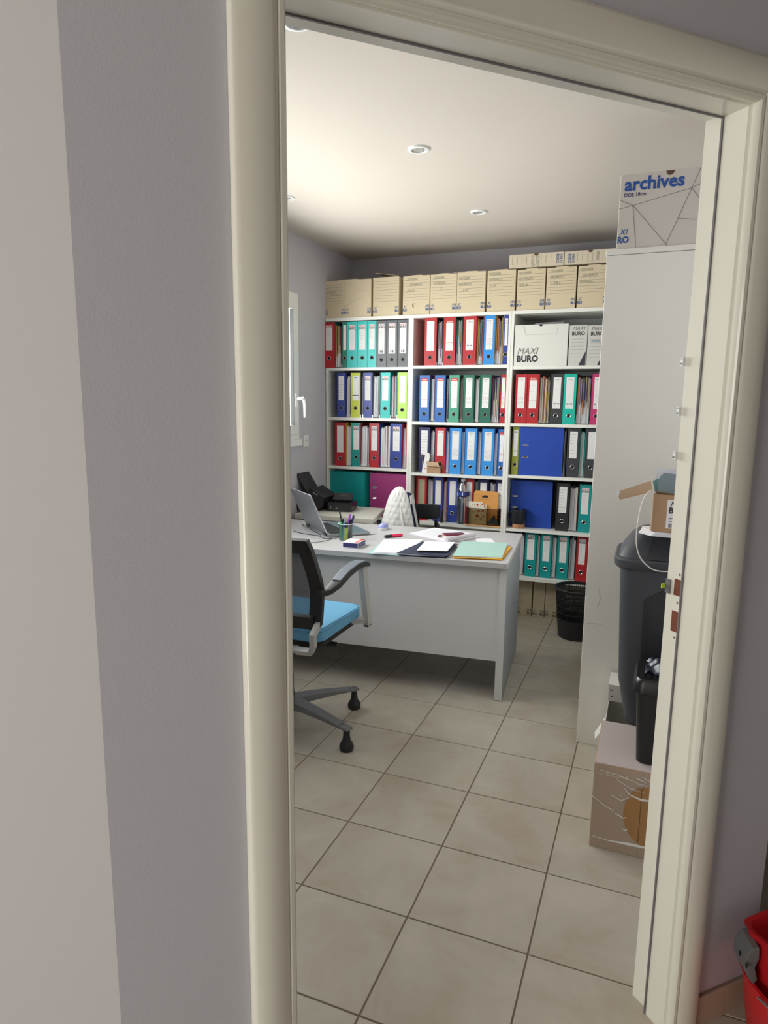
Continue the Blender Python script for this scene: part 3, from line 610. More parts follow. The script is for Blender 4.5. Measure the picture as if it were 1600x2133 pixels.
for k, (u0, u1) in enumerate(((1185, 1222.6), (1224, 1262))):
    x0, x1 = fx(u0, 718, yf+.004), min(fx(u1, 718, yf+.004), .28); w = x1-x0; h = py((u0+u1)/2, 677, yf).z-zR
    t = thing('magazine_box', 'narrow white magazine box with dark corner wedge, %s' % ('next to the wide white box', 'with blue writing, next to the cabinet')[k], 'box', (x0, yf+.004, zR), 0, 'narrow white magazine boxes')
    obj('carton', box(0, w, 0, .3, 0, h), mat('white_grey_carton', (206, 205, 200), .7, var=.02), t, bevel=.0012, segs=1)
    text('BURO', .034, INKK, 'lettering', t, (w*.5, -.0012, h-.062), (math.pi/2, 0, 0), 0, .02, 'CENTER', .86); text('MAXI', .034, INKG, 'lettering', t, (w*.5, -.0012, h-.032), (math.pi/2, 0, 0), .3, 0., 'CENTER', .9)
    obj('ruled_lines', rules(6, .014, w-.014, h-.085, .022), INKG, t)
    if k: text('patients', .017, mat('cyan_pen', (60, 140, 170), .7), 'handwriting', t, (.022, -.0012, h-.1), (math.pi/2, 0, 0))
    obj('corner_wedge', MB().extrude([(w-.045, -.0009, .001), (w-.004, -.0009, .001), (w-.004, -.0009, .09)], (0, .0007, 0)), mat('dark_wedge', (54, 52, 66), .6), t)

# ------------------------------------------------------------------ small things on the shelves
z3 = SHZ['middle'][2]
t = thing('cardboard_box', 'small brown cardboard box with raised lid in front of the red binder', 'box', (fx(889.5, 970, YF+.012), YF+.012, z3), .0)
w, hh = .098, .055
obj('carton', MB().box(0, w, 0, .002, 0, hh).box(0, w, .078, .08, 0, hh).box(0, .002, .002, .078, 0, hh).box(w-.002, w, .002, .078, 0, hh).box(.002, w-.002, .002, .078, 0, .003), BROWN, t)
obj('lid', MB().extrude([(0, .078, hh), (-.004, -.006, hh+.026), (w-.014, -.006, hh+.022), (w, .078, hh)], (0, 0, .002)), BROWN, t)
obj('front_flap', MB().extrude([(-.004, -.007, hh+.026), (w-.014, -.007, hh+.022), (w-.004, -.009, hh-.008), (.006, -.009, hh-.004)], (0, -.0015, 0)), BROWN2, t)
obj('side_flap', MB().extrude([(w, 0, hh), (w, .07, hh), (w+.018, .06, hh-.03), (w+.018, .012, hh-.03)], (.0015, 0, .001)), BROWN, t)
obj('lock_tab', MB().extrude([(.018+.03*(1-math.cos(math.pi*k/8))/2*1.9, -.0105, hh+.004-.012*math.sin(math.pi*k/8)) for k in range(9)], (0, -.001, 0)), BROWN2, t)
t = thing('white_sign', 'leaning white rounded plastic sign with small orange square', 'sign', (fx(884, 978, YF+.02), YF+.014, z3), 0)
n = 12; ww = .036
ol = [(-ww/2, 0, 0), (ww/2, 0, 0), (ww/2, 0, .115)] + [(ww/2*math.cos(math.pi*k/n), 0, .115+.03*math.sin(math.pi*k/n)) for k in range(1, n)] + [(-ww/2, 0, .115)]
M = Matrix.Rotation(math.radians(11), 4, 'Y')
s = obj('sign_plate', MB().extrude(ol, (0, .006, 0)).xf(M), mat('white_gloss_plastic', (240, 240, 238), .3), t)
obj('orange_square', MB().box(-.004, .004, -.0008, -.0001, .028, .036).xf(M), mat('orange_ink', (226, 120, 60), .6), t)
text('. . .', .02, INKK, 'lettering', t, M @ Vector((.001, -.0012, .05)), (math.pi/2, math.radians(-79), 0))
t = thing('bow', 'small grey crumpled ribbon behind the white plastic sign', 'ribbon', (fx(880, 940, YF+.02), YF+.024, z3+.13))
r = MB()
for k in range(9):
    a = math.radians(150+k*14); r.extrude([(0, 0, 0), (.045*math.cos(a), -.004*(k % 3), .03*math.sin(a)), (.045*math.cos(a+.16), -.003, .03*math.sin(a+.16)+.004)], (0, .001, 0))
r.box(-.004, .004, .004, .006, -.13, .0)
obj('ribbon_folds', r, mat('grey_ribbon', (104, 104, 108), .5), t)
# water bottle
zM = SHZ['middle'][3]
bx = fx(961, 1050, YF+.012)
t = thing('water_bottle', 'large clear plastic water bottle with a blue label', 'bottle', (bx, YF+.0485, zM))
pr = [(.030, .0), (.042, .004)]
z = .012
while z < .175: pr += [(.0435, z), (.0405, z+.008)]; z += .0165
pr += [(.043, .182), (.040, .19), (.0435, .196), (.0435, .23), (.041, .245), (.030, .275), (.018, .295), (.0135, .303), (.0135, .318), (.0155, .319), (.0155, .322), (.013, .322)]
obj('bottle_body', MB().lathe(pr, 28), clear('clear_plastic', (222, 232, 238), .40, .1), t, smooth=True)
bl = obj('bottle_label', MB().lathe([(.0441, .197), (.0444, .2), (.0444, .228), (.0441, .231)], 28, cap=False), mat('blue_label', (42, 62, 142), .35), t, smooth=True)
obj('label_print', MB().box(-.034, -.012, -.0446, -.0435, .203, .224).xf(Matrix.Translation((.004, .008, 0))).box(.004, .012, -.0452, -.0444, .204, .226), LABEL, t)
obj('bottle_cap', MB().lathe([(.0165, .3), (.0165, .316), (.015, .3175)], 20), mat('cap_white', (200, 204, 210), .4), t)
# wooden picture box with floral paper
yh = YF-.012+.02; x0, x1 = fx(972.5, 1085, yh), min(fx(1043, 1085, yh), -.3725); w = x1-x0
t = thing('display_box', 'wooden letter holder with dark glass front, next to the water bottle', 'letter holder', (x0, yh, zM))
obj('base_board', box(-.008, w+.004, -.012, .075, 0, .008), mat('light_wood', (214, 168, 112), .5, var=.08, vscale=30), t)
obj('side_frame', MB().box(0, .003, -.0, .062, .008, .125).box(w-.003, w, -.0, .062, .008, .125).box(0, w, 0, .003, .118, .122).box(0, w, 0, .003, .008, .012), mat('dark_frame', (66, 34, 32), .4), t)
obj('glass_front', box(.003, w-.003, 0, .0015, .012, .118), clear('smoked_glass', (226, 220, 206), .85), t)
obj('rear_board', box(.006, w-.004, .055, .06, .008, .165), mat('tan_board', (206, 158, 96), .6, var=.04), t)
t2 = thing('floral_card', 'cream card printed with red flowers, inside the wooden letter holder', 'card', (x0+.006, yh+.018, zM+.0085))
obj('card_sheet', MB().extrude([(0, 0, 0), (.125, 0, 0), (.125, 0, .142), (.098, 0, .142), (.098, 0, .155), (0, 0, .158)], (0, .003, 0)), mat('cream_card', (232, 226, 206), .7), t2)
fl = MB(); lf = MB(); random.seed(3)
for (cx, cz, r) in ((.062, .136, .013), (.093, .142, .008), (.112, .13, .009), (.07, .095, .011), (.1, .098, .014), (.062, .06, .016), (.09, .04, .01), (.108, .06, .007), (.042, .132, .006), (.05, .03, .008), (.045, .085, .006)):
    fl.add([(cx+(r if k % 2 == 0 else r*.42)*math.cos(k*math.pi/5+cx*40), -.0006, cz+(r if k % 2 == 0 else r*.42)*math.sin(k*math.pi/5+cx*40)) for k in range(10)], [tuple(range(10))])
for k in range(34):
    cx, cz, a = random.uniform(.01, .12), random.uniform(.01, .135), random.uniform(0, 6)
    lf.add([(cx, -.0005, cz), (cx+.007*math.cos(a), -.0005, cz+.007*math.sin(a)), (cx+.011*math.cos(a+.35), -.0005, cz+.011*math.sin(a+.35)), (cx+.006*math.cos(a+.8), -.0005, cz+.006*math.sin(a+.8))], [(0, 1, 2, 3)])
obj('printed_flowers', fl, mat('flower_red', (190, 50, 56), .7), t2); q = obj('printed_leaves', lf, mat('leaf_brown', (150, 130, 92), .7), t2)
t2 = thing('wooden_board', 'orange wooden board with rounded top and a dark mark, behind the floral card', 'board', (x0+.036, yh+.034, zM+.0085))
ww, hz_ = .168, .232
ol = [(0, 0, 0), (ww, 0, 0), (ww, 0, hz_-.012), (ww-.012, 0, hz_), (.012, 0, hz_), (0, 0, hz_-.012)]
obj('board_panel', MB().extrude(ol, (0, .01, 0)), mat('orange_wood', (222, 160, 88), .45, var=.05, vscale=25), t2)
obj('dark_mark', MB().box(.058, .1, -.0006, 0, hz_-.045, hz_-.033).box(.07, .094, -.0006, 0, hz_-.034, hz_-.029), INKK, t2)
obj('printed_line', MB().box(.03, .12, -.0006, 0, hz_-.058, hz_-.0565).box(0, ww, -.0006, 0, hz_-.03, hz_-.0294), mat('brown_print', (160, 104, 56), .6), t2)
t2 = thing('blue_cloth', 'blue folded cloth cone in the lower right of the letter holder', 'cloth', (x1-.052, yh+.011, zM+.013))
obj('cloth_folds', MB().quadgrid(lambda u, v: ((u-.5)*.085*(1-v)+.004*math.sin(v*9), -.004+.006*abs(math.sin(u*9+v*3)), .005+v*.062), 16, 8), mat('blue_fabric', (74, 106, 136), .8, var=.2, vscale=60), t2, solid=.002)
t2 = thing('white_card', 'small white printed card behind the letter holder, next to the divider', 'card', (x1-.044, yh+.07, zM+.0005))
obj('card_sheet', MB().extrude([(0, 0, 0), (.04, 0, 0), (.04, 0, .185), (.033, 0, .195), (.01, 0, .195), (0, 0, .185)], (0, .0015, 0)), PAPER, t2)
obj('printed_lines', MB().box(.008, .034, -.0005, 0, .165, .168).box(.008, .034, -.0005, 0, .173, .176).box(.012, .03, -.0005, 0, .181, .184), INKK, t2)
# black mug with cork base
zr = SHZ['right'][3]; mp = Vector((fx(1081, 1078, YF+.045), YF+.045, zr))
t = thing('mug', 'matte black mug with a tan cork base, in front of a royal blue binder', 'mug', mp); t.scale = (1.13, 1.13, 1.13)
obj('mug_body', MB().lathe([(.036, .026), (.042, .032), (.044, .045), (.044, .108), (.0405, .112), (.0405, .04), (.03, .036)], 28), mat('mug_black', (34, 36, 42), .35), t, smooth=True)
obj('cork_base', MB().lathe([(.036, 0), (.0375, .003), (.0365, .026), (.034, .0265)], 28), mat('cork', (188, 136, 100), .8, var=.12, vscale=90), t, smooth=True)
obj('handle', MB().tube([(-.042, 0, .094), (-.06, 0, .09), (-.066, 0, .07), (-.06, 0, .048), (-.041, 0, .042)], .0058, 8), MATS['mug_black'], t, smooth=True)
# small dark frame on shelf near the bag
t = thing('metal_clip_frame', 'small upright black object with silver frame, left of the water bottle', 'frame', (fx(920, 1080, YF+.02), YF+.02, zM))
obj('silver_frame', MB().tube([(-.011, 0, .001), (-.011, 0, .068), (.011, 0, .068), (.011, 0, .001)], .002, 6), CHROME, t)
obj('black_core', box(-.009, .009, -.002, .006, 0, .066), BLACK, t)
obj('knob', MB().lathe([(.006, .07), (.008, .082), (.004, .094)], 12), BLACK, t)

# ================================================================== DESK
ZD = .712
th = math.radians(5.2); dc = pz(1057.2, 1174.5, ZD); DROT = Matrix.Rotation(th, 4, 'Z')
desk = thing('desk', 'large grey office desk with white papers on top, in front of the bookcases', 'desk', (dc.x, dc.y, 0), th)
DWD, DDP = 1.575, .80                                   # x from -DWD to 0, y from 0 to DDP
obj('desk_top', box(-DWD, 0, 0, DDP, ZD-.026, ZD), DESKM, desk, bevel=.0015)
obj('side_panel', box(-.040, -.0045, .0305, DDP-.03, 0.004, ZD-.0265), mat('shaded_desk_side', (150, 157, 166), .45), desk)  # darker blue-grey colour holds the shade of the side turned from the window
obj('edge_band', box(-.0405, -.004, .029, .0312, 0.004, ZD-.0265), DESKL, desk)
obj('side_panel', box(-DWD+.004, -DWD+.040, .03, DDP-.03, 0.004, ZD-.0265), DESKL, desk, bevel=.001)
obj('modesty_panel', box(-DWD+.0405, -.0405, .036, .054, .205, ZD-.0265), DESKL, desk)
obj('floor_glide', MB().box(-.036, -.008, .034, .06, 0, .004).box(-.036, -.008, DDP-.06, DDP-.034, 0, .004), BLACK, desk)
obj('screw_cap', MB().lathe([(.004, 0), (.003, .001)], 10).xf(Matrix.Translation((-.012, .0, ZD-.012)) @ Matrix.Rotation(math.pi/2, 4, 'X')), ALUD, desk)
def dz(u, v, h=0): p = pz(u, v, ZD+h); p.z = ZD+h; return p
# side desk at the window
sd = thing('side_desk', 'cream side desk under the window holding the black printer and telephone', 'desk', (-1.62, 2.61, 0))
zs = .73
pc = [pz(777, 1082, zs), pz(803.4, 1058.5, zs)]
foot = [(0, .0), (pc[0].x+1.62, pc[0].y-2.61), (pc[1].x+1.62, pc[1].y-2.61-.01), (0, .47)]
obj('desk_top', MB().prism(foot, zs-.03, zs), SIDEM, sd, bevel=.0015)
obj('side_panel', box(.40, .42, .05, .42, 0, zs-.0305), SIDEM, sd); obj('side_panel', box(.005, .025, .05, .42, 0, zs-.0305), SIDEM, sd)
obj('metal_rail', box(.03, .39, .06, .08, zs-.05, zs-.031), ALUD, sd)
def on_side(u, v, h=0): return pz(u, v, zs+h)

# ------------------------------------------------------------------ laptop
A = pz(684, 1119, ZD+.004); A.z = ZD
LP = thing('laptop', 'open silver laptop seen from behind, lid facing the doorway', 'laptop', A, math.radians(136.5))
LWd, LDp = .39, .255                                  # local x along the hinge, local -y towards the user
obj('base', MB().extrude([(0, 0, .003), (LWd, 0, .003), (LWd, -LDp, .003), (0, -LDp, .003)], (0, 0, .014)), mat('laptop_silver', (168, 172, 178), .35, .5), LP, bevel=.003)
obj('keyboard', box(.02, LWd-.02, -.13, -.025, .0172, .0188), mat('keyboard_dark', (52, 54, 60), .6), LP)
ks = MB()
for r in range(6):
    for c in range(17): ks.box(.026+c*.0197, .026+c*.0197+.0165, -.13+r*.0172+.002, -.13+r*.0172+.0162, .0188, .0199)
q = obj('key_caps', ks, mat('key_caps', (44, 46, 52), .55), LP); q['kind'] = 'stuff'
obj('palm_rest', box(.004, LWd-.004, -LDp+.004, -.14, .0172, .0176), mat('laptop_palm', (128, 150, 160), .3, .4), LP)
ph = math.radians(114); L = .248
cy, cz = math.cos(ph), math.sin(ph)
def lid(y0, y1, t0, t1, x0=0, x1=LWd):
    # plate lying along the opened lid direction (0, -cos, sin); t = thickness normal
    d = Vector((0, -cy, cz)); n = Vector((0, -cz, -cy)) ; o = Vector((0, .004, .018))
    return MB().extrude([o+d*y0+n*t0+Vector((x0, 0, 0)), o+d*y0+n*t0+Vector((x1, 0, 0)), o+d*y1+n*t0+Vector((x1, 0, 0)), o+d*y1+n*t0+Vector((x0, 0, 0))], n*(t1-t0))
obj('lid', lid(0, L, 0, .005), mat('laptop_lid', (142, 147, 154), .32, .55), LP, bevel=.0015)
obj('screen', lid(.012, L-.008, .0052, .0058, .008, LWd-.008), mat('screen_black', (18, 19, 22), .15), LP)
obj('lid_edge', MB().tube([Vector((0, .004, .018))+Vector((0, -cy, cz))*L*k+Vector((-.0005, 0, 0)) for k in (.02, .98)], .003, 6), mat('bright_edge', (222, 224, 230), .25, .7), LP)
obj('hinge', MB().tube([(.02, .004, .016), (.07, .004, .016)], .006, 8).tube([(.32, .004, .016), (.37, .004, .016)], .006, 8), BLACK, LP)
def cable(name, pts, r, m, lb, cat='cable', grp=None):
    P = [Vector(p) for p in pts]; o = P[0].copy(); out = []
    n = len(P)
    for i in range(n-1):
        p0, p1, p2, p3 = P[max(i-1, 0)], P[i], P[i+1], P[min(i+2, n-1)]
        for k in range(6):
            t = k/6; out.append(.5*((2*p1)+(p2-p0)*t+(2*p0-5*p1+4*p2-p3)*t*t+(3*p1-p0-3*p2+p3)*t*t*t)-o)
    out.append(P[-1]-o)
    return tag(obj(name, MB().tube(out, r, 6), m, loc=o, smooth=True), lb, cat, grp)
hh = .0022
cable('power_cable', [dz(612, 1106, hh), dz(630, 1111, hh), dz(650, 1114, hh), dz(664, 1116, hh), dz(676, 1121.5, hh), dz(692, 1121.5, hh)], .002, BLACK, 'black power cable on the desk left of the laptop corner')
cable('thin_cable', [dz(612, 1128, hh), dz(640, 1130, hh), dz(672, 1128, hh), dz(700, 1121, hh), dz(740, 1116, hh), dz(770, 1114, hh), dz(784, 1111.5, hh)], .0015, mat('grey_cable', (110, 110, 112), .5), 'thin grey cable curving across the desk in front of the laptop')
cable('loop_cable', [dz(634, 1098, hh), dz(630, 1093, hh+.0045), dz(640, 1097, hh+.0045), dz(654, 1106, hh+.004), dz(668, 1114, hh+.0045)], .0018, BLACK, 'black looped cable beside the laptop lid on the desk')
# ------------------------------------------------------------------ desk objects
def papers(name, lb, cat, corners, h0, sheets, group=None):
    """stack of thin quads given by desk-plane corner points"""
    c0 = corners[0]; t = thing(name, lb, cat, (c0.x, c0.y, ZD+h0), 0, group); return t
def quad(c, h, t, lift=(0, 0, 0, 0)):
    return MB().add([(p.x, p.y, h+l) for p, l in zip(c, lift)]+[(p.x, p.y, h+t+l) for p, l in zip(c, lift)], [(3, 2, 1, 0), (4, 5, 6, 7), (0, 1, 5, 4), (1, 2, 6, 5), (2, 3, 7, 6), (3, 0, 4, 7)])
def Q(pts, h=0): return [Vector((pz(u, v, ZD+h).x, pz(u, v, ZD+h).y, 0)) for u, v in pts]
def rel(c, o): return [p-Vector((o.x, o.y, 0)) for p in c]
# mint folder with white papers (left)
c = Q([(767, 1153), (836, 1158), (884, 1128), (801, 1125)]); o = c[0].copy(); o.z = 0
t = thing('mint_folder', 'open mint folder under white papers at the front edge of the desk', 'folder', (o.x, o.y, ZD+.0004))
mint = mat('mint_card', (160, 208, 200), .7)
obj('cover', quad(rel(c, o), 0, .0012), mint, t)
c2 = Q([(772, 1153), (862, 1154.5), (886, 1128), (803, 1126)], .004)
obj('lower_sheet', quad(rel(c2, o), .0016, .001), mat('bluish_sheet', (190, 198, 216), .7), t)
t = thing('paper_sheets', 'white A4 papers lying on the open mint folder', 'paper', (o.x, o.y, ZD+.0035))
for k, pts in enumerate([[(778, 1150), (846, 1152.5), (884, 1127), (800, 1125)], [(776, 1151.5), (850, 1150.5), (882, 1126), (799, 1123.8)]]):
    obj('sheet', quad(rel(Q(pts, .006), o), .0012*k, .001, (0, 0, .008 if k else .004, 0)), PAPER, t)
# navy folder + notebook
c = Q([(826, 1157), (932, 1163.5), (954, 1138), (880, 1133)]); o = c[0].copy()
t = thing('navy_folder', 'dark navy folder between the white papers and the pale green folder', 'folder', (o.x, o.y, ZD+.0052))
obj('cover', quad(rel(c, o), .006, .0015), mat('navy_card', (38, 46, 72), .5), t)
obj('inner_pages', quad(rel(Q([(830, 1157.5), (927, 1162.5), (946, 1141), (878, 1136)]), o), .0016, .004), PAPER, t)
obj('back_cover', quad(rel(Q([(828, 1158), (931, 1164), (952, 1140), (880, 1134)]), o), 0, .0015), MATS['navy_card'], t)
c = Q([(871, 1149), (926, 1150), (948, 1134), (886, 1130)], .015); o = c[0].copy()
t = thing('spiral_notebook', 'small notebook with white top sheet lying on the navy folder', 'notebook', (o.x, o.y, ZD+.0132))
obj('cover', quad(rel(c, o), 0, .006), mat('dark_plaid_cover', (70, 48, 56), .6, var=.4, vscale=120), t)
obj('top_sheet', quad(rel(Q([(868, 1146), (932, 1147), (948, 1129.5), (886, 1127)], .024), o), .0065, .001, (.003, .001, .004, .003)), PAPER, t)
# pale green folder over yellow ones
c = Q([(943, 1163.5), (1047, 1168), (1066, 1141), (966, 1132)]); o = c[0].copy()
t = thing('yellow_folder', 'yellow-orange card folders under the pale green folder on the desk corner', 'folder', (o.x, o.y, ZD+.0004))
yl = mat('yellow_card', (222, 164, 40), .65)
obj('cover', quad(rel(c, o), 0, .0014), yl, t); obj('inner_pages', quad(rel(Q([(946, 1161), (1044, 1165.5), (1062, 1141), (966, 1133)]), o), .0016, .003), mat('yellow_card_inner', (206, 140, 30), .7), t)
obj('top_cover', quad(rel(Q([(943, 1162), (1045, 1166.5), (1066, 1139.5), (966, 1132)], .004), o), .0048, .0014), yl, t)
c = Q([(943, 1159), (1046, 1163), (1058, 1133.5), (962, 1128.5)], .008); o = c[0].copy()
t = thing('green_folder', 'pale green card folder on top of the yellow folders', 'folder', (o.x, o.y, ZD+.0072))
pg = mat('pale_green_card', (168, 206, 196), .7)
obj('cover', quad(rel(c, o), 0, .0012), mat('grey_green_card', (120, 150, 146), .7), t); obj('inner_pages', quad(rel(c, o), .0014, .002), PAPER2, t); obj('top_cover', quad(rel(Q([(943, 1157.5), (1045, 1160.5), (1058, 1131.5), (962, 1127.5)], .012), o), .0036, .0012, (0, 0, .001, 0)), pg, t)
# notepad with a rolled page and a phone
c = Q([(852, 1112), (934, 1131), (992, 1113), (905, 1100.5)]); o = c[0].copy()
t = thing('writing_pad', 'open lined writing pad with a rolled-up page behind the folders', 'notepad', (o.x, o.y, ZD+.0004))
obj('back_pages', quad(rel(c, o), 0, .004), mat('pad_pages', (226, 218, 230), .7), t)
obj('open_page', quad(rel(Q([(854, 1110.5), (926, 1127), (984, 1111), (906, 1099.5)], .004), o), .0044, .0008), PAPER, t)
p0, p1 = pz(930, 1127, ZD+.012), pz(988, 1115, ZD+.014)
rl = MB().tube([Vector((p0.x-o.x, p0.y-o.y, .0172)), Vector((p1.x-o.x, p1.y-o.y, .0182))], .0115, 14)
obj('rolled_page', rl, mat('rolled_page', (214, 208, 218), .7), t, smooth=True)
pl = MB()
for k in range(9):
    a = Vector(c[0]).lerp(c[3], .12+.08*k)-o; b = Vector(c[1]).lerp(c[2], .12+.08*k)-o
    pl.tube([Vector((a.x, a.y, .0056)).lerp(Vector((b.x, b.y, .0056)), .12), Vector((a.x, a.y, .0056)).lerp(Vector((b.x, b.y, .0056)), .55)], .0003, 4)
obj('pen_lines', pl, mat('pale_ink', (170, 176, 200), .7), t)
p = pz(946, 1113, ZD+.01); t = thing('phone', 'dark red phone case lying on the writing pad', 'phone', (p.x, p.y, ZD+.0058), math.radians(36))
obj('case', box(-.062, .062, -.030, .030, 0, .009), mat('maroon_case', (120, 34, 52), .4), t, bevel=.004)
obj('screen', box(-.056, .056, -.026, .026, .009, .0096), mat('maroon_screen', (96, 26, 44), .25), t)
p = pz(917, 1119, ZD+.006); t = thing('hair_clip', 'small reddish-brown clip lying on the writing pad', 'clip', (p.x, p.y, ZD+.0078), math.radians(70))
obj('clip_body', MB().tube([(-.02, 0, .004), (-.006, .003, .007), (.008, -.003, .006), (.022, .002, .004)], [.003, .006, .005, .003], 8), mat('tortoise', (140, 70, 62), .4, var=.4, vscale=90), t, smooth=True)
obj('clip_teeth', MB().tube([(-.01, -.006, .003), (0, -.009, .005), (.012, -.007, .003)], .002, 6), MATS['tortoise'], t)
c = Q([(994, 1129), (1032, 1131.5), (1024, 1122), (989, 1121)]); o = c[0].copy()
t = tag(obj('paper_card', quad(rel(c, o), 0, .001), PAPER, loc=(o.x, o.y, ZD+.0004)), 'small white card lying behind the pale green folder', 'card')
# marker, mouse, cup, small box
a, b = pz(805, 1117.5, ZD+.008), pz(836, 1114.5, ZD+.008); an = math.atan2(b.y-a.y, b.x-a.x)
t = thing('highlighter', 'pink highlighter with black cap lying on the desk', 'marker', (a.x, a.y, ZD+.0002), an)
ln = (b-a).length
RX = Matrix.Rotation(math.pi/2, 4, 'Y')
obj('cap', MB().lathe([(.006, -.01), (.0085, -.007), (.0085, .035), (.007, .036)], 14, sy=1.3).xf(Matrix.Translation((0, 0, .0085)) @ RX), BLACK, t, smooth=True)
obj('barrel', MB().lathe([(.0075, .036), (.0085, .04), (.0085, ln+.002), (.006, ln+.006)], 14, sy=1.3).xf(Matrix.Translation((0, 0, .0085)) @ RX), mat('pink_plastic', (238, 34, 96), .4), t, smooth=True)
p = pz(795, 1104, ZD); t = thing('computer_mouse', 'lilac wireless mouse with white base on the desk', 'mouse', (p.x, p.y+.025, ZD), math.radians(8))
obj('mouse_base', MB().lathe([(.026, .0), (.029, .004), (.030, .012), (.029, .014)], 24, sx=1.0, sy=1.5), PVC, t, smooth=True)
obj('mouse_shell', MB().lathe([(.030, .0145), (.0295, .02), (.025, .03), (.015, .0365), (.004, .038), (.0005, .038)], 24, sx=1.0, sy=1.5), mat('lilac_plastic', (160, 166, 226), .4), t, smooth=True)
obj('scroll_wheel', MB().lathe([(.009, -.004), (.009, .004)], 14).xf(Matrix.Translation((0, -.024, .030)) @ RX), PVC, t)
obj('wheel_hub', MB().lathe([(.003, -.0045), (.003, .0045)], 10).xf(Matrix.Translation((0, -.0275, .034)) @ RX), DARKH, t)
p = (pz(702, 1126, ZD)+pz(735, 1126, ZD))/2
CUP = Vector((p.x, p.y+.012, ZD))
t = thing('pen_pot', 'clear plastic pen pot full of pens beside the laptop', 'pot', CUP)
obj('pot_wall', MB().lathe([(.036, .001), (.0375, .004), (.0385, .094)], 28, cap=False), clear('tinted_plastic', (214, 220, 226), .85, .1), t, smooth=True)
obj('pot_base', MB().lathe([(.0, 0), (.0375, 0), (.0375, .003), (0, .003)], 28, cap=False), mat('pot_grey', (150, 154, 160), .4), t)
obj('pot_rim', MB().tube([(.0388*math.cos(k*math.pi/14), .0388*math.sin(k*math.pi/14), .094) for k in range(28)], .0022, 6, True), PVC, t, smooth=True)
def pen(x, y, tx, ty, ln, r, m, cap, lb, capm=None):
    o = thing('pen', lb, 'pen', (CUP.x+x, CUP.y+y, ZD+.005), 0, 'pens in the clear pot')
    d = Vector((tx, ty, 1)).normalized()
    obj('barrel', MB().tube([Vector((0, 0, 0)), d*ln*.72], r, 10), m, o, smooth=True)
    obj('cap', MB().tube([d*ln*.72, d*ln*.97, d*ln], [r*1.12, r*1.12, r*.6], 10), capm or m, o, smooth=True)
G = mat('green_marker', (60, 170, 110), .4); B_ = mat('blue_marker', (60, 150, 200), .4); Y_ = mat('yellow_marker', (208, 222, 40), .4); PU = mat('purple_pen', (150, 60, 190), .4); NV = mat('navy_pen', (40, 44, 90), .4)
pen(-.022, -.012, -.04, .0, .095, .0085, G, 1, 'green highlighter standing in the pen pot')
pen(-.004, -.016, .06, .02, .10, .008, B_, 1, 'blue highlighter leaning inside the pen pot')
pen(.013, -.024, .0, .02, .10, .0095, Y_, 1, 'yellow highlighter with black lettering in the pen pot', BLACK)
pen(-.010, .012, -.22, .0, .155, .004, BLACK, 1, 'thin black pen leaning left out of the pen pot')
pen(.008, .010, .26, .0, .14, .0055, NV, 1, 'navy pen leaning right out of the pen pot')
pen(-.012, -.004, .30, -.02, .15, .0045, PU, 1, 'bright purple pen leaning right out of the pen pot')
pen(-.024, .010, -.02, .0, .112, .0085, mat('marker_body', (70, 74, 80), .4), 1, 'thick marker with black cap at the left of the pen pot', BLACK)
pen(.022, .012, .03, .0, .112, .0085, MATS['marker_body'], 1, 'thick marker with black cap at the right of the pen pot', BLACK)
bp_ = [pz(713.6, 1140.5, ZD), pz(746, 1143.2, ZD), pz(761, 1134, ZD)]; an = math.atan2(bp_[1].y-bp_[0].y, bp_[1].x-bp_[0].x)
w = (bp_[1]-bp_[0]).length; d = (bp_[2]-bp_[1]).length*.92
t = thing('small_box', 'small navy, white and red cardboard packet in front of the pen pot', 'packet', (bp_[0].x, bp_[0].y, ZD), an)
obj('packet_body', box(0, w, 0, d, 0, .030), mat('packet_white', (232, 232, 236), .5), t, bevel=.0008, segs=1)
obj('packet_side', MB().box(.003, w-.002, -.0006, .0002, .003, .0265), mat('packet_navy', (52, 54, 112), .45), t)
obj('packet_end', MB().box(w-.0002, w+.0006, .003, d-.003, .003, .027), MATS['packet_navy'], t)
obj('end_print', MB().box(w+.0006, w+.001, d*.2, d*.45, .005, .024).box(w+.0006, w+.001, d*.55, d*.85, .01, .02), mat('packet_grey', (120, 126, 150), .5), t)
obj('top_stripe', MB().box(w-.022, w-.005, .002, d-.002, .030, .0306), mat('packet_salmon', (226, 120, 106), .5), t)
obj('red_corner', MB().box(w-.016, w-.001, d*.75, d-.001, .0306, .0311), INKR, t)

# ------------------------------------------------------------------ on the side desk
a, b = on_side(679.5, 1065), on_side(732, 1067.3); an = math.atan2(b.y-a.y, b.x-a.x)
w = (b-a).length
t = thing('printer', 'low black box-shaped device on the side desk under the telephone', 'printer', (a.x, a.y, zs), an)
obj('housing', MB().prism([(.012, 0), (w-.01, 0), (w, .01), (w, .15), (w-.01, .16), (.012, .16), (0, .15), (0, .012)], .003, .062), mat('glossy_black', (32, 32, 36), .18), t, bevel=.003)
obj('port_mark', box(.030, .034, -.0008, 0, .022, .036), mat('silver_print', (170, 172, 176), .4), t); obj('printed_mark', box(.067, .082, -.0008, 0, .022, .026), mat('silver_print', (170, 172, 176), .4), t)
obj('rubber_feet', MB().box(.02, .035, .02, .035, 0, .003).box(w-.04, w-.02, .02, .035, 0, .003).box(.02, .035, .12, .14, 0, .003).box(w-.04, w-.02, .12, .14, 0, .003), BLACKM, t)
p = Vector((a.x, a.y, 0))+Vector((math.cos(an)*w*.55-math.sin(an)*.085, math.sin(an)*w*.55+math.cos(an)*.085, zs+.0622))
t = thing('telephone', 'small black conference telephone with tilted keypad on top of the black device', 'telephone', p, an+.12)
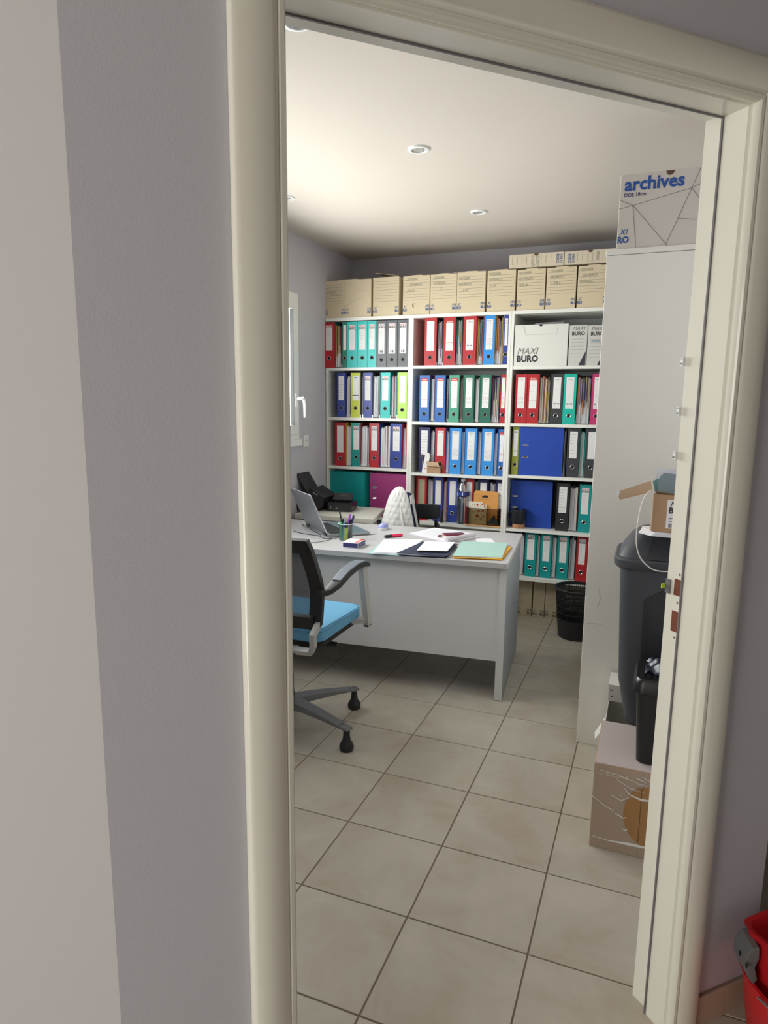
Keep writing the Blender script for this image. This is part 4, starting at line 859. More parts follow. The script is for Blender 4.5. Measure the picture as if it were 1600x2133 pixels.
obj('body', MB().add([(-.05, -.045, .003), (.05, -.045, .003), (.06, .05, .003), (-.06, .05, .003), (-.066, -.055, .020), (.066, -.055, .020), (.064, .058, .050), (-.064, .058, .050)],
    [(3, 2, 1, 0), (4, 5, 6, 7), (0, 1, 5, 4), (1, 2, 6, 5), (2, 3, 7, 6), (3, 0, 4, 7)]), BLACK, t, bevel=.004)
kp = MB()
for i in range(4):
    for j in range(3): kp.add([(-.018+.013*i+dx, -.012+.014*j+dy, .0205+.265*(-.012+.014*j+dy+.055)+.0045) for dx, dy in ((0, 0), (.007, 0), (.007, .006), (0, .006))], [(0, 1, 2, 3)])
obj('keys', kp, mat('key_grey', (126, 128, 132), .4), t)
obj('rubber_feet', MB().box(-.04, -.03, -.035, -.025, 0, .003).box(.03, .04, -.035, -.025, 0, .003).box(-.04, -.03, .03, .04, 0, .003).box(.03, .04, .03, .04, 0, .003), BLACKM, t)
# black scanner / desk phone standing to the left
p = on_side(664, 1066)
t = thing('scanner', 'black document scanner with raised trays on the side desk behind the laptop', 'scanner', (p.x-.02, p.y+.05, zs), 0)
def sl(x0, x1, pts, m, nm, bev=.002): return obj(nm, MB().extrude([(x0, y, z) for y, z in pts], (x1-x0, 0, 0)), m, t, bevel=bev)
def slx(y0, y1, pts, m, nm, bev=.002): return obj(nm, MB().extrude([(x, y0, z) for x, z in pts], (0, y1-y0, 0)), m, t, bevel=bev)
slx(-.03, .16, [(-.20, 0), (-.005, 0), (.035, .035), (.045, .08), (-.06, .14), (-.10, .11)], BLACK, 'housing')
slx(-.035, .162, [(.052, .096), (.044, .082), (-.062, .141), (-.052, .156)], BLACKM, 'control_panel')
slx(-.02, .15, [(-.072, .12), (-.085, .118), (-.20, .285), (-.188, .29)], mat('black_tray', (44, 44, 48), .55), 'paper_tray')
obj('panel_marks', MB().box(-.03, -.02, -.0358, -.035, .12, .128).box(-.012, .004, -.0358, -.035, .112, .117), mat('silver_print', (170, 172, 176), .4), t)
cable('cable_loop', [on_side(678, 1052, .03), on_side(681, 1042, .06), on_side(686, 1039, .05), on_side(690, 1044, .02)], .0014, BLACK, 'thin black cord looping behind the black device on the side desk')

# ================================================================== CHAIR in front of the desk
CX, CY = -.895, 1.238
ch = thing('office_chair', 'office chair with black mesh back and light blue seat in front of the desk', 'chair', (CX, CY, 0))
SB = mat('blue_seat_fabric', (104, 168, 206), .85, var=.05, vscale=200, bump=.3, bscale=900)
def rrect(w0, w1, r, n=5):
    """rounded rectangle outline centred at origin: half sizes w0, w1"""
    o = []
    for cx, cy, a0 in ((w0-r, w1-r, 0), (-(w0-r), w1-r, 90), (-(w0-r), -(w1-r), 180), (w0-r, -(w1-r), 270)):
        for k in range(n+1):
            a = math.radians(a0+90*k/n); o.append((cx+r*math.cos(a), cy+r*math.sin(a)))
    return o
s = MB(); ol = rrect(.257, .215, .05)
lay = [(.488, .97), (.493, 1.0), (.535, 1.0), (.548, .975), (.553, .9), (.552, .0)]
vs = []
for z, k in lay[:-1]: vs += [(x*k, y*k+.035, z-(.012 if y > .1 and z > .5 else 0)) for x, y in ol]
n = len(ol); s.add(vs, [(i*n+k, i*n+(k+1) % n, (i+1)*n+(k+1) % n, (i+1)*n+k) for i in range(len(lay)-2) for k in range(n)]+[tuple(range(n-1, -1, -1)), tuple(range((len(lay)-2)*n, (len(lay)-1)*n))])
obj('seat', s, SB, ch, smooth=True)
obj('seat_piping', MB().tube([(x*1.003, y*1.003+.035, .533) for x, y in ol], .0022, 6, True), mat('blue_piping', (88, 150, 190), .8), ch, smooth=True)
s = MB(); s.prism([(x*.96, y*.96+.035) for x, y in ol], .462, .488); obj('seat_pan', s, BLACKM, ch, bevel=.004)
# backrest: frame, mesh, lumbar spine
def backpt(x, z):   # recline curve
    y = -.205-(max(0, z-.72))*.36 - max(0, .62-z)*.1
    return Vector((x, y+.012*(x/.23)**2*2, z))
def half_w(z): return .250+.006*math.sin(min(1, max(0, (z-.57)/.35))*math.pi) - (.004 if z > .9 else 0)-.012*max(0, (z-.74)/.18)
zs_ = [.572, .60, .65, .70, .75, .80, .85, .89, .918]
loopR = [backpt(half_w(z), z) for z in zs_]; loopL = [backpt(-half_w(z), z) for z in reversed(zs_)]
top = [backpt(x, .928-.004*abs(x)/.22) for x in (.238, .12, 0, -.12, -.238)]; bot = [backpt(x, .566) for x in (-.235, -.1, 0, .1, .235)]
loop = loopR+top+loopL+bot
def loft_frame(pts, wd, tk):
    vs = []; fs = []; n = len(pts); C0 = sum(pts, Vector())/n
    for i in range(n):
        t_ = (pts[(i+1) % n]-pts[i-1]).normalized(); nrm = Vector((0, 1, .25)).normalized(); a = t_.cross(nrm).normalized()
        if a.dot(pts[i]-C0) < 0: a = -a
        ww = wd
        for q, r in ((-1, -1), (.25, -1), (.25, 1), (-1, 1)): vs.append(pts[i]+a*q*ww+nrm*r*tk)
    for i in range(n):
        for k in range(4): fs.append((i*4+k, i*4+(k+1) % 4, ((i+1) % n)*4+(k+1) % 4, ((i+1) % n)*4+k))
    return MB().add(vs, fs)
obj('back_frame', loft_frame(loop, .044, .012), BLACK, ch, smooth=True)
def mesh_mat():
    m = bpy.data.materials.new('black_mesh_fabric'); m.use_nodes = True; nt = m.node_tree; b = nt.nodes['Principled BSDF']
    b.inputs['Base Color'].default_value = (*lin((52, 56, 66)), 1); b.inputs['Roughness'].default_value = .8
    tc = nt.nodes.new('ShaderNodeTexCoord'); ch_ = nt.nodes.new('ShaderNodeTexChecker'); ch_.inputs['Scale'].default_value = 420
    ch_.inputs[1].default_value = (1, 1, 1, 1); ch_.inputs[2].default_value = (.62, .62, .62, 1)
    nt.links.new(tc.outputs['Object'], ch_.inputs[0]); nt.links.new(ch_.outputs[0], b.inputs['Alpha']); return m
obj('mesh_back', MB().quadgrid(lambda u, v: backpt((u-.5)*2*(half_w(.575+v*.335)-.012), .575+v*.335)+Vector((0, -.004, 0)), 9, 11), mesh_mat(), ch, smooth=True)
obj('back_spine', MB().bar([backpt(0, .60)+Vector((0, -.02, 0)), backpt(0, .70)+Vector((0, -.02, 0)), backpt(0, .80)+Vector((0, -.02, 0))], .05, .012, (0, -1, 0)), BLACK, ch)
for sx in (1, -1):
    obj('armrest', MB().bar([(sx*.272, -.225, .712), (sx*.286, -.17, .713), (sx*.296, -.12, .730), (sx*.298, -.03, .757), (sx*.298, .06, .768), (sx*.298, .13, .763), (sx*.298, .185, .748)],
        [.030, .036, .044, .048, .05, .05, .046], [.022, .022, .026, .026, .024, .022, .018]), BLACK, ch, bevel=.005, smooth=True)
    obj('armrest_pad', MB().bar([(sx*.296, -.115, .746), (sx*.298, -.03, .771), (sx*.298, .06, .781), (sx*.298, .13, .776), (sx*.298, .172, .763)], [.036, .042, .044, .044, .04], .006), mat('arm_pad_grey', (122, 130, 142), .35), ch, bevel=.002)
    obj('arm_support', MB().bar([(sx*.300, .142, .755), (sx*.300, .160, .66), (sx*.300, .195, .52), (sx*.300, .205, .462)], .026, [.05, .046, .042, .038], (0, 1, 0)), ALU, ch, bevel=.003)
    obj('arm_bracket', MB().bar([(sx*.294, .19, .486), (sx*.2, .14, .478), (sx*.12, .10, .462)], .034, .02), ALU, ch, bevel=.002)
    obj('foot_cap', MB().box(sx*.300-.0095, sx*.300+.0095, .185, .227, .455, .463), BLACK, ch)
    obj('back_support', MB().bar([backpt(sx*.248, .575)+Vector((0, .0, 0)), (sx*.248, -.235, .54), (sx*.246, -.225, .495), (sx*.229, -.21, .462), (sx*.16, -.195, .452), (sx*.05, -.12, .45)], .022, .030, (0, 1, .3)), ALU, ch, bevel=.003)
obj('mechanism', MB().box(-.09, .09, -.12, .13, .43, .461), BLACK, ch, bevel=.006)
obj('lever_rod', MB().tube([(.05, -.0, .44), (.14, .0, .432), (.185, .01, .425)], .003, 8), CHROME, ch)
obj('lever_paddle', MB().prism([(.165, -.006), (.205, -.014), (.245, -.004), (.235, .024), (.18, .022)], .415, .428), BLACK, ch, bevel=.004)
obj('gas_column', MB().lathe([(.026, .09), (.026, .17), (.024, .18), (.024, .25), (.018, .26), (.018, .44)], 20), BLACK, ch, smooth=True)
obj('hub', MB().lathe([(.045, .085), (.05, .095), (.05, .125), (.042, .14)], 24), ALUD, ch, smooth=True)
for k in range(5):
    a = math.radians(-16+72*k if k != 1 else 55); R = .347
    d = Vector((math.cos(a), math.sin(a), 0))
    st = obj('base_leg', MB().bar([d*.03+Vector((0, 0, .122)), d*.12+Vector((0, 0, .120)), d*.22+Vector((0, 0, .113)), d*.31+Vector((0, 0, .103)), d*(R+.018)+Vector((0, 0, .097))], [.070, .060, .050, .044, .040], [.036, .028, .02, .013, .009]), ALUD, ch, bevel=.004, segs=2)
    obj('leg_tip', MB().bar([d*(R-.045)+Vector((0, 0, .1075)), d*(R+.016)+Vector((0, 0, .1015))], .030, .003), mat('polished_tip', (150, 150, 150), .2, .8), st)
    obj('leg_groove', MB().bar([d*(R-.05)+Vector((0, 0, .1085)), d*(R-.046)+Vector((0, 0, .1080))], .036, .004).bar([d*(R-.03)+Vector((0, 0, .1068)), d*(R-.027)+Vector((0, 0, .1065))], .034, .004), BLACK, st)
    obj('glide', MB().lathe([(.024, 0), (.030, .004), (.032, .018), (.027, .032), (.018, .045), (.015, .065), (.014, .095)], 24, c=(d.x*R, d.y*R)), BLACK, ch, smooth=True)

# ================================================================== CHAIR with the jacket, behind the desk
jc = thing('office_chair', 'navy office chair behind the desk, its backrest under the white jacket', 'chair', (-.935, 2.83, 0), math.radians(-8))
NV2 = mat('navy_chair_fabric', (40, 44, 92), .8, var=.06, vscale=80)
ol = rrect(.075, .125, .05)
nn = len(ol)
lv = [(.56, 1.25), (.62, 1.42), (.70, 1.32), (.78, 1.1), (.84, .85), (.885, .5)]
vs = [(x*k, -.0+y*.32, z) for z, k in lv for x, y in ol]
obj('backrest', MB().add(vs, [(i*nn+k, i*nn+(k+1) % nn, (i+1)*nn+(k+1) % nn, (i+1)*nn+k) for i in range(len(lv)-1) for k in range(nn)]+[tuple(range(nn-1, -1, -1)), tuple(range((len(lv)-1)*nn, len(lv)*nn))]), NV2, jc, smooth=True)
obj('seat', MB().prism([(x*2.5, y*1.5-.17) for x, y in ol], .40, .44), NV2, jc, bevel=.01)
obj('back_bar', MB().bar([(0, .03, .60), (0, .06, .5), (0, -.02, .41)], .06, .012, (0, 1, 0)), BLACK, jc)
obj('gas_column', MB().lathe([(.028, .08), (.028, .25), (.02, .26), (.02, .42)], 16, c=(0, -.12)), BLACK, jc)
for k in range(5):
    a = math.radians(30+72*k); d = Vector((math.cos(a), math.sin(a), 0))
    obj('base_leg', MB().bar([Vector((0, -.12, .09))+d*.02, Vector((0, -.12, .075))+d*.22], .04, .02), BLACK, jc)
    obj('castor', MB().lathe([(.022, -.018), (.025, -.008), (.025, .008), (.022, .018)], 14).xf(Matrix.Translation(Vector((0, -.12, .026))+d*.2) @ Matrix.Rotation(a, 4, 'Z') @ RX), BLACK, jc)
# white quilted jacket
jk = thing('jacket', 'white quilted jacket draped over the chair behind the desk', 'jacket', (-.945, 2.80, .40), 0)
prof = [(.40, .155, .11), (.55, .140, .10), (.66, .124, .088), (.72, .110, .08), (.78, .096, .07), (.83, .083, .062), (.87, .068, .052), (.90, .050, .04), (.92, .030, .026), (.93, .006, .006)]
def jac(a, z):
    for k in range(len(prof)-1):
        if prof[k][0] <= z <= prof[k+1][0]:
            t_ = (z-prof[k][0])/(prof[k+1][0]-prof[k][0]); rx = prof[k][1]*(1-t_)+prof[k+1][1]*t_; ry = prof[k][2]*(1-t_)+prof[k+1][2]*t_; break
    else: rx, ry = prof[-1][1:]
    f = 1+.045*math.sin(a*5+z*6)*min(1, (.93-z)*7)+.02*math.sin(a*11)*min(1, (.93-z)*5)
    cx = 0
    return Vector((cx+rx*f*math.cos(a), ry*f*math.sin(a), z-.40))
NU, NV_ = 110, 90
def quilt(p, a, z):
    # raised cells of the quilting, a staggered scale pattern
    u = a*.12/.046; v = z/.038; row = math.floor(v); fu = (u+(.5 if row % 2 else 0)) % 1-.5; fv = v-row
    return .0042*(math.cos(fu*math.pi)**.6 if abs(fu) < .499 else 0)*(math.sin(min(1, max(0, fv+.12*math.cos(fu*6.28)))*math.pi)**.5)
def jpt(u, v):
    a = math.radians(-205+u*185-20*0)  # from left-back round the front to the right edge
    a = math.radians(-215)+u*math.radians(187); z = .40+v*.5295
    p = jac(a, z); o = Vector((p.x, p.y*1.4, 0)); 
    if o.length > 1e-5: p = p+o.normalized()*quilt(p, a, z)
    return p
q = MATS.get('x') or mat('white_quilted_fabric', (222, 222, 220), .85, var=.01)
obj('quilted_shell', MB().quadgrid(jpt, NU, NV_), q, jk, smooth=True, solid=.003)
obj('side_flap', MB().quadgrid(lambda u, v: jac(math.radians(-4+22*u), .50+v*.37)+Vector((.004+.006*u, .0, 0)), 6, 14), q, jk, smooth=True, solid=.004)
obj('front_fold', MB().tube([jac(math.radians(-62), .42)+Vector((0, -.008, 0)), jac(math.radians(-60), .58)+Vector((0, -.012, 0)), jac(math.radians(-62), .70)+Vector((0, -.010, 0)), jac(math.radians(-72), .80)+Vector((0, -.002, 0))], [.012, .012, .009, .003], 10), q, jk, smooth=True)
obj('collar', MB().quadgrid(lambda u, v: jac(math.radians(-35+70*u), .82+v*.055)+Vector((.016+.01*v, -.006, .004)), 8, 5), q, jk, smooth=True, solid=.004)

# ------------------------------------------------------------------ low black chair by the shelves
v0, v1 = py(863, 1049, 2.93), py(913, 1083, 2.93)
bc = thing('visitor_chair', 'black visitor chair with low padded back, right of the white jacket', 'chair', ((v0.x+v1.x)/2, 2.93, 0), math.radians(2))
ol = rrect((v1.x-v0.x)/2, (v0.z-v1.z)/2, .022); zmid = (v0.z+v1.z)/2
obj('backrest', MB().extrude([(x, .0, zmid+z_) for x, z_ in ol], (0, .03, 0)), BLACKM, bc, bevel=.005)
obj('back_post', MB().tube([(.062, .022, .70), (.062, .024, .62), (.062, .02, .40), (.062, .03, .01)], .0105, 8), BLACK, bc, smooth=True)
obj('back_post', MB().tube([(-.062, .022, .70), (-.062, .024, .62), (-.062, .02, .40), (-.062, .03, .01)], .0105, 8), BLACK, bc, smooth=True)
obj('arm_tube', MB().tube([(.068, .02, .685), (.085, .0, .670), (.098, -.02, .645), (.102, -.03, .60), (.102, -.03, .45)], .007, 8), BLACK, bc, smooth=True)
obj('seat', MB().box(-.11, .11, -.02, .14, .43, .465), BLACKM, bc, bevel=.01)
obj('leg', MB().tube([(.095, .12, .43), (.1, .13, .01)], .0105, 8), BLACK, bc); obj('leg', MB().tube([(-.095, .12, .43), (-.1, .13, .01)], .0105, 8), BLACK, bc)

# ------------------------------------------------------------------ waste basket
wbp = Vector((.185, 3.03, 0)); R0, R1, HB = .112, .142, .325
t = thing('waste_basket', 'black slatted plastic waste basket on the floor beside the cabinet', 'basket', wbp)
pb = mat('basket_black', (34, 34, 38), .5)
obj('solid_base', MB().lathe([(R0-.006, .0), (R0, .004), (R0+.013, .125), (R0+.010, .125), (R0-.004, .008), (0.001, .008)], 36, cap=False), pb, t, smooth=True)
sl_ = MB(); NS = 64
for k in range(NS):
    a = 2*math.pi*k/NS; da = .018
    for z0, z1 in ((.12, .305),):
        r0 = R0+(R1-R0)*z0/HB; r1 = R0+(R1-R0)*z1/HB
        sl_.add([(r0*math.cos(a), r0*math.sin(a), z0), (r0*math.cos(a+da), r0*math.sin(a+da), z0), (r1*math.cos(a+da), r1*math.sin(a+da), z1), (r1*math.cos(a), r1*math.sin(a), z1),
                 ((r0-.003)*math.cos(a), (r0-.003)*math.sin(a), z0), ((r0-.003)*math.cos(a+da), (r0-.003)*math.sin(a+da), z0), ((r1-.003)*math.cos(a+da), (r1-.003)*math.sin(a+da), z1), ((r1-.003)*math.cos(a), (r1-.003)*math.sin(a), z1)],
                [(0, 1, 2, 3), (7, 6, 5, 4), (0, 3, 7, 4), (1, 5, 6, 2)])
q = obj('slats', sl_, pb, t); q['kind'] = 'stuff'
for z in (.165, .21, .262):
    r = R0+(R1-R0)*z/HB
    obj('hoop', MB().lathe([(r-.0045, z-.003), (r+.001, z-.003), (r+.0015, z+.003), (r-.0045, z+.003), (r-.0045, z-.003)], 36, cap=False), pb, t, smooth=True)
obj('rim', MB().lathe([(R1-.006, HB-.02), (R1, HB-.022), (R1+.008, HB-.004), (R1+.006, HB), (R1-.004, HB-.001), (R1-.006, HB-.02)], 40, cap=False), pb, t, smooth=True)

# ================================================================== TALL CABINET and what stands before it
cb = thing('cabinet', 'tall off-white cabinet with its plain side towards the doorway', 'cabinet', (.338, 1.602, 0))
obj('side_panel', box(.0, XR-.338-.006, 0, .018, 0, 2.034), CABM, cb, bevel=.001, segs=1)
obj('side_panel', box(.0, XR-.338-.006, 1.18, 1.198, 0, 2.034), CABM, cb)
obj('top_panel', box(-.004, XR-.338-.004, -.004, 1.202, 2.0355, 2.056), CABM, cb, bevel=.001, segs=1)
obj('back_panel', box(XR-.338-.014, XR-.338-.006, .0185, 1.1795, .0, 2.034), CABM, cb)
for y0, y1 in ((.0195, .598), (.602, 1.179)):
    d = obj('door', box(.0, .018, y0, y1, .06, 2.03), CABM, cb)
    obj('handle', MB().tube([(.0, (y0+y1)/2+(.25 if y0 < .1 else -.25), 1.0+dz_) if i in (0, 3) else (-.02, (y0+y1)/2+(.25 if y0 < .1 else -.25), 1.0+dz_) for i, dz_ in enumerate((0, 0, .12, .12))], .004, 6), CHROME, d)
obj('plinth', box(.03, XR-.36, .0195, 1.17, 0, .055), CABM, cb)
q = obj('scuff_marks', MB().tube([(.012, -.0004, .545), (.05, -.0004, .549), (.075, -.0004, .545)], .0006, 4).tube([(.05, -.0004, .62), (.06, -.0004, .66), (.052, -.0004, .70)], .0005, 4), mat('scuff_grey', (190, 188, 180), .7), cb)
# archives carton on the cabinet
yq = 1.606; x0 = py(1284, 518, yq).x; zc = 2.0565; h = py(1290, 366, yq).z-zc
x1 = XR-.03; w = x1-x0
ab = thing('archive_box', 'large greyish archive box with blue archives lettering on top of the cabinet', 'box', (x0, yq, zc))
obj('carton', box(0, w, 0, .34, 0, h), mat('archive_carton', (208, 202, 194), .7, var=.015), ab, bevel=.0015, segs=1)
def onb(u, v): p = py(u, v, yq); return Vector((p.x-x0, -.0012, p.z-zc))
a0 = onb(1301, 398); a1 = onb(1426, 386)
bl = mat('archives_blue', (36, 84, 160), .6)
TXT_w = text('archives', 1, bl, 'lettering', ab, a0, (math.pi/2, 0, 0), 0, .03)
wd = max(v.co.x for v in TXT_w.data.vertices); k_ = (a1.x-a0.x)/wd; TXT_w.scale = (k_, k_*1.02, k_)
b0 = onb(1300, 411); tt = text('DOS 18cm', 1, mat('archives_navy', (56, 56, 110), .6), 'lettering', ab, b0, (math.pi/2, 0, 0), 0, .02)
wd = max(v.co.x for v in tt.data.vertices); k_ = (onb(1346, 406).x-b0.x)/wd; tt.scale = (k_, k_*1.05, k_)
c0 = onb(1284, 507); text('RO', .0325, bl, 'lettering', ab, (c0.x+.002, -.0012, c0.z), (math.pi/2, 0, 0), 0, .034, sx=.92); text('XI', .0325, bl, 'lettering', ab, (c0.x+.008, -.0012, c0.z+.029), (math.pi/2, 0, 0), .3, 0., sx=.92)
ls = MB()
PL = dict(a=(1318.5, 428), b=(1441, 391), c=(1387, 508), d=(1412, 455), e=(1291, 417), f=(1289, 436), g=(1324, 515), h=(1389, 511), i=(1460, 350), j=(1490, 368), k=(1500, 470), l=(1500, 459))
for s_, e_ in (('a', 'b'), ('a', 'c'), ('a', 'e'), ('a', 'f'), ('a', 'g'), ('b', 'd'), ('d', 'c'), ('d', 'l'), ('b', 'i'), ('b', 'j'), ('b', 'k'), ('c', 'h')):
    p, q_ = onb(*PL[s_]), onb(*PL[e_]); p.z = min(max(p.z, .001), h-.001); q_.z = min(max(q_.z, .001), h-.001); p.x = max(p.x, .001); q_.x = max(q_.x, .001); ls.tube([p+Vector((0, .0006, 0)), q_+Vector((0, .0006, 0))], .0007, 4)
obj('printed_pattern', ls, mat('pattern_grey', (104, 102, 108), .6), ab)
hc = onb(1397, 357); obj('finger_hole', MB().extrude([(hc.x+.0145*math.cos(a), -.0009, h-.0008+.016*math.sin(a)) for a in [math.pi+math.pi*k/12 for k in range(13)]], (0, .0008, 0)), CARTIN, ab)

# shrink-wrapped brown carton on the floor
bx0, by0, bz = .455, .885, .300
bw = XR-.02-bx0
t = thing('cardboard_box', 'large brown cardboard box in cling film on the floor beside the door', 'box', (bx0, by0, 0))
obj('carton', box(0, bw, 0, .33, 0, bz), BROWN, t, bevel=.004)
obj('top_board', box(.003, bw-.003, .003, .327, bz, bz+.0022), mat('greyish_board', (188, 176, 172), .7, var=.03, vscale=8), t)
obj('carton_seam', MB().box(.150, .1515, -.0008, 0, .004, bz-.004), CARTIN, t)
obj('cut_out', MB().extrude([(.175+.075*math.cos(a), -.0034, .150+.105*math.sin(a)) for a in [2*math.pi*k/36 for k in range(36)]], (0, .0008, 0)), mat('bare_carton', (166, 124, 76), .8), t)
obj('cut_seam', MB().box(.1495, .1515, -.0038, -.0034, .055, .245), CARTIN, t)
film = mat('cling_film', (240, 236, 230), .12, alpha=.8, var=.05)
fm = MB()
def fold(pts, r): fm.tube([(x, -.0025, z) for x, z in pts], [q*1.4 for q in r] if isinstance(r, list) else r*1.4, 5)
fold([(.0, .185), (.03, .165), (.07, .145)], .0012); fold([(.075, .140), (.10, .128), (.108, .132)], .0016); fold([(.095, .236), (.115, .215), (.15, .205), (.2, .21), (.3, .2)], [.0006, .0018, .003, .002, .001])
fold([(.07, .26), (.10, .245), (.12, .235), (.16, .232)], .0009); fold([(.01, .04), (.06, .036), (.12, .040), (.2, .042), (.32, .05)], [.0006, .0012, .004, .003, .001]); fold([(.06, .2), (.09, .188), (.115, .205)], .001)
fold([(.1, .09), (.11, .086), (.118, .094)], .0014); fold([(.02, .282), (.07, .276), (.13, .262), (.2, .245)], .0008); fold([(.13, .278), (.16, .268)], .0012); fold([(.15, .285), (.18, .27)], .001)
for k in range(26):
    cx, cz = random.uniform(.08, .24), random.uniform(.2, .285); fold([(cx, cz), (cx+random.uniform(.004, .012), cz+random.uniform(-.004, .004))], .0007)
obj('film_wrinkles', fm, film, t, smooth=True)
obj('film_sheet', box(-.0012, bw, -.0022, -.0018, .001, bz-.001), mat('cling_sheet', (225, 218, 210), .12, alpha=.16, var=.02), t)
text('EMBALLAGE', .017, mat('film_print', (222, 206, 184), .5), 'lettering', t, (.016, -.0028, .266), (math.pi/2, 0, 0), .1, .0)
# pale carton behind it, next to the cabinet
t = thing('cardboard_box', 'pale grey carton with torn open flap between the brown box and the cabinet', 'box', (.462, 1.242, 0))
gw = XR-.03-.462; gz = .283
obj('carton', MB().box(0, gw, 0, .003, 0, gz-.03).box(0, .003, .003, .34, 0, gz-.03).box(gw-.003, gw, .003, .34, 0, gz).box(.003, gw-.003, .337, .34, 0, gz).box(.003, gw-.003, .003, .337, 0, .004), GCART, t)
obj('torn_edge', box(.001, gw, -.0006, .003, gz-.031, gz-.022), mat('torn_board', (176, 128, 84), .9, var=.3, vscale=160), t)
obj('torn_flap', MB().extrude([(0, .003, gz-.03), (0, .11, gz-.03), (-.034, .10, gz-.095), (-.028, .02, gz-.085)], (-.002, 0, -.001)), GCART, t)
obj('lid', box(-.0, gw, .20, .343, gz, gz+.07), GCART, t, bevel=.002); obj('lid_print', MB().box(.006, .016, .1994, .2, gz+.045, gz+.049).box(.01, .02, .1994, .2, gz+.02, gz+.024), INKK, t)
# ------------------------------------------------------------------ grey swing bin
GB = mat('dark_grey_bin', (66, 69, 75), .42, var=.04, vscale=3)
zb0 = bz+.0025
gb = thing('swing_bin', 'tall dark grey swing-lid bin standing on the boxes before the cabinet', 'bin', (.640, 1.30, zb0))
def shell(levels, m, nm, par, smooth=True, cap=True):
    """levels: (z, halfx, halfy, radius)"""
    vs = []; n = None
    for z, hx, hy, r in levels:
        o = rrect(hx, hy, r, 6); n = len(o); vs += [(x, y, z) for x, y in o]
    fs = [(i*n+k, i*n+(k+1) % n, (i+1)*n+(k+1) % n, (i+1)*n+k) for i in range(len(levels)-1) for k in range(n)]
    if cap: fs += [tuple(range(n-1, -1, -1)), tuple(range((len(levels)-1)*n, len(levels)*n))]
    return obj(nm, MB().add(vs, fs), m, par, smooth=smooth)
shell([(0, .100, .085, .03), (.012, .108, .092, .035), (.17, .139, .118, .045), (.60, .160, .142, .05)], GB, 'bin_body', gb)
shell([(.595, .168, .150, .055), (.605, .180, .160, .06), (.628, .182, .162, .06), (.636, .176, .156, .06)], GB, 'rim', gb)
lid = shell([(.632, .168, .148, .055), (.66, .155, .132, .05), (.70, .128, .105, .045), (.722, .10, .085, .04), (.727, .08, .07, .03)], GB, 'dome_lid', gb)
obj('swing_flap', MB().add([(-.075, -.152, .636), (.16, -.152, .636), (.11, -.095, .712), (-.058, -.095, .712)], [(0, 1, 2, 3)]), mat('bin_flap', (52, 54, 58), .4), gb, solid=-.004)
fy = lambda z: -(.118+(z-.17)*.0558)-.0012
obj('front_recess', MB().extrude([(-.058, fy(.17), .17), (.1, fy(.17), .17), (.1, fy(.54), .54), (.0, fy(.53), .53), (-.062, fy(.49), .49)], (0, -.0015, 0)), mat('bin_panel', (48, 50, 54), .4), gb, bevel=.002)
obj('edge_groove', MB().bar([(-.060, fy(.17)-.001, .17), (-.064, fy(.488)-.001, .488), (.0, fy(.532)-.001, .532)], .016, .004, (0, -1, 0)), mat('bin_groove', (40, 42, 48), .45), gb)
# carton with papers on the bin
yk = 1.13
kx = py(1360, 1060, yk).x; kz0 = py(1358, 1101, yk).z; kz1 = py(1367, 1024, yk).z
zt_ = zb0+.727
kb = thing('cardboard_box', 'small brown cardboard box stuffed with papers on top of the grey bin', 'box', (kx, yk+.012, zt_+.012), math.radians(-3))
kw, kd = XR-.045-kx, .19; kh = py(1367, 1024, yk).z-py(1358, 1101, yk).z
M = Matrix.Rotation(math.radians(4), 4, 'Y')
obj('carton', MB().box(0, kw, 0, .003, 0, kh).box(0, .003, .003, kd, 0, kh).box(kw-.003, kw, .003, kd, 0, kh).box(.003, kw-.003, kd-.003, kd, 0, kh+.03).box(.003, kw-.003, .003, kd-.003, 0, .004), BROWN, kb)
obj('corner_edge', MB().tube([(-.0005, -.0005, .001), (-.0005, -.0005, kh)], .003, 8), BROWN2, kb)
lab = obj('parcel_label', MB().extrude([(.044+x_*1.0, -.0012, .014+z_) for x_, z_ in [(0, 0), (.12, 0), (.12, .097), (0, .097)]], (0, .001, 0)), LABEL, kb, bevel=.0003, segs=1)
text('BURO', .027, INKK, 'lettering', lab, (.050, -.0018, .066), (math.pi/2, 0, 0), 0, .034, sx=.92); text('MAXI', .027, INKK, 'lettering', lab, (.052, -.0018, .087), (math.pi/2, 0, 0), .3, 0., sx=.95)
obj('printed_lines', MB().box(.052, .15, -.0016, -.001, .0485, .050).box(.052, .14, -.0016, -.001, .0425, .044).box(.052, .13, -.0016, -.001, .037, .0382), INKK, lab)
br = MB(); x_ = .052
while x_ < .12: w_ = random.choice((.0008, .0014, .002)); br.box(x_, x_+w_, -.0016, -.001, .017, .031); x_ += w_+random.choice((.0008, .0014))
q = obj('barcode', br, INKK, lab)
ft = [(0, .03), (-.112, .045), (-.112, .0), (0, .0)]
f0 = Vector((-.001, .004, kh)); 
fa, fb, fc, fd = [Vector((py(u, v, yk+.02).x-kx, 0, py(u, v, yk+.02).z-zt_-.012)) for u, v in ((1356, 1001), (1289, 1023), (1289, 1037), (1359, 1022))]
obj('open_flap', MB().extrude([fd, fc, fb, fa], (0, .003, 0)), BROWN2, kb)
obj('flap_fold', MB().extrude([fd+Vector((0, -.002, 0)), fc+Vector((0, -.002, 0)), fc+Vector((.006, -.005, -.005)), fd+Vector((0, -.004, -.003))], (0, .002, 0)), BROWN, kb)
obj('flap_tape', MB().extrude([fb+Vector((-.012, -.001, .006)), fb+Vector((.004, -.001, .0)), fc+Vector((.0, -.001, .008)), fc+Vector((-.004, -.001, .006))], (0, .001, 0)), PAPER, kb)
def kp_(u, v, y): p = py(u, v, y); return Vector((p.x, y, p.z))
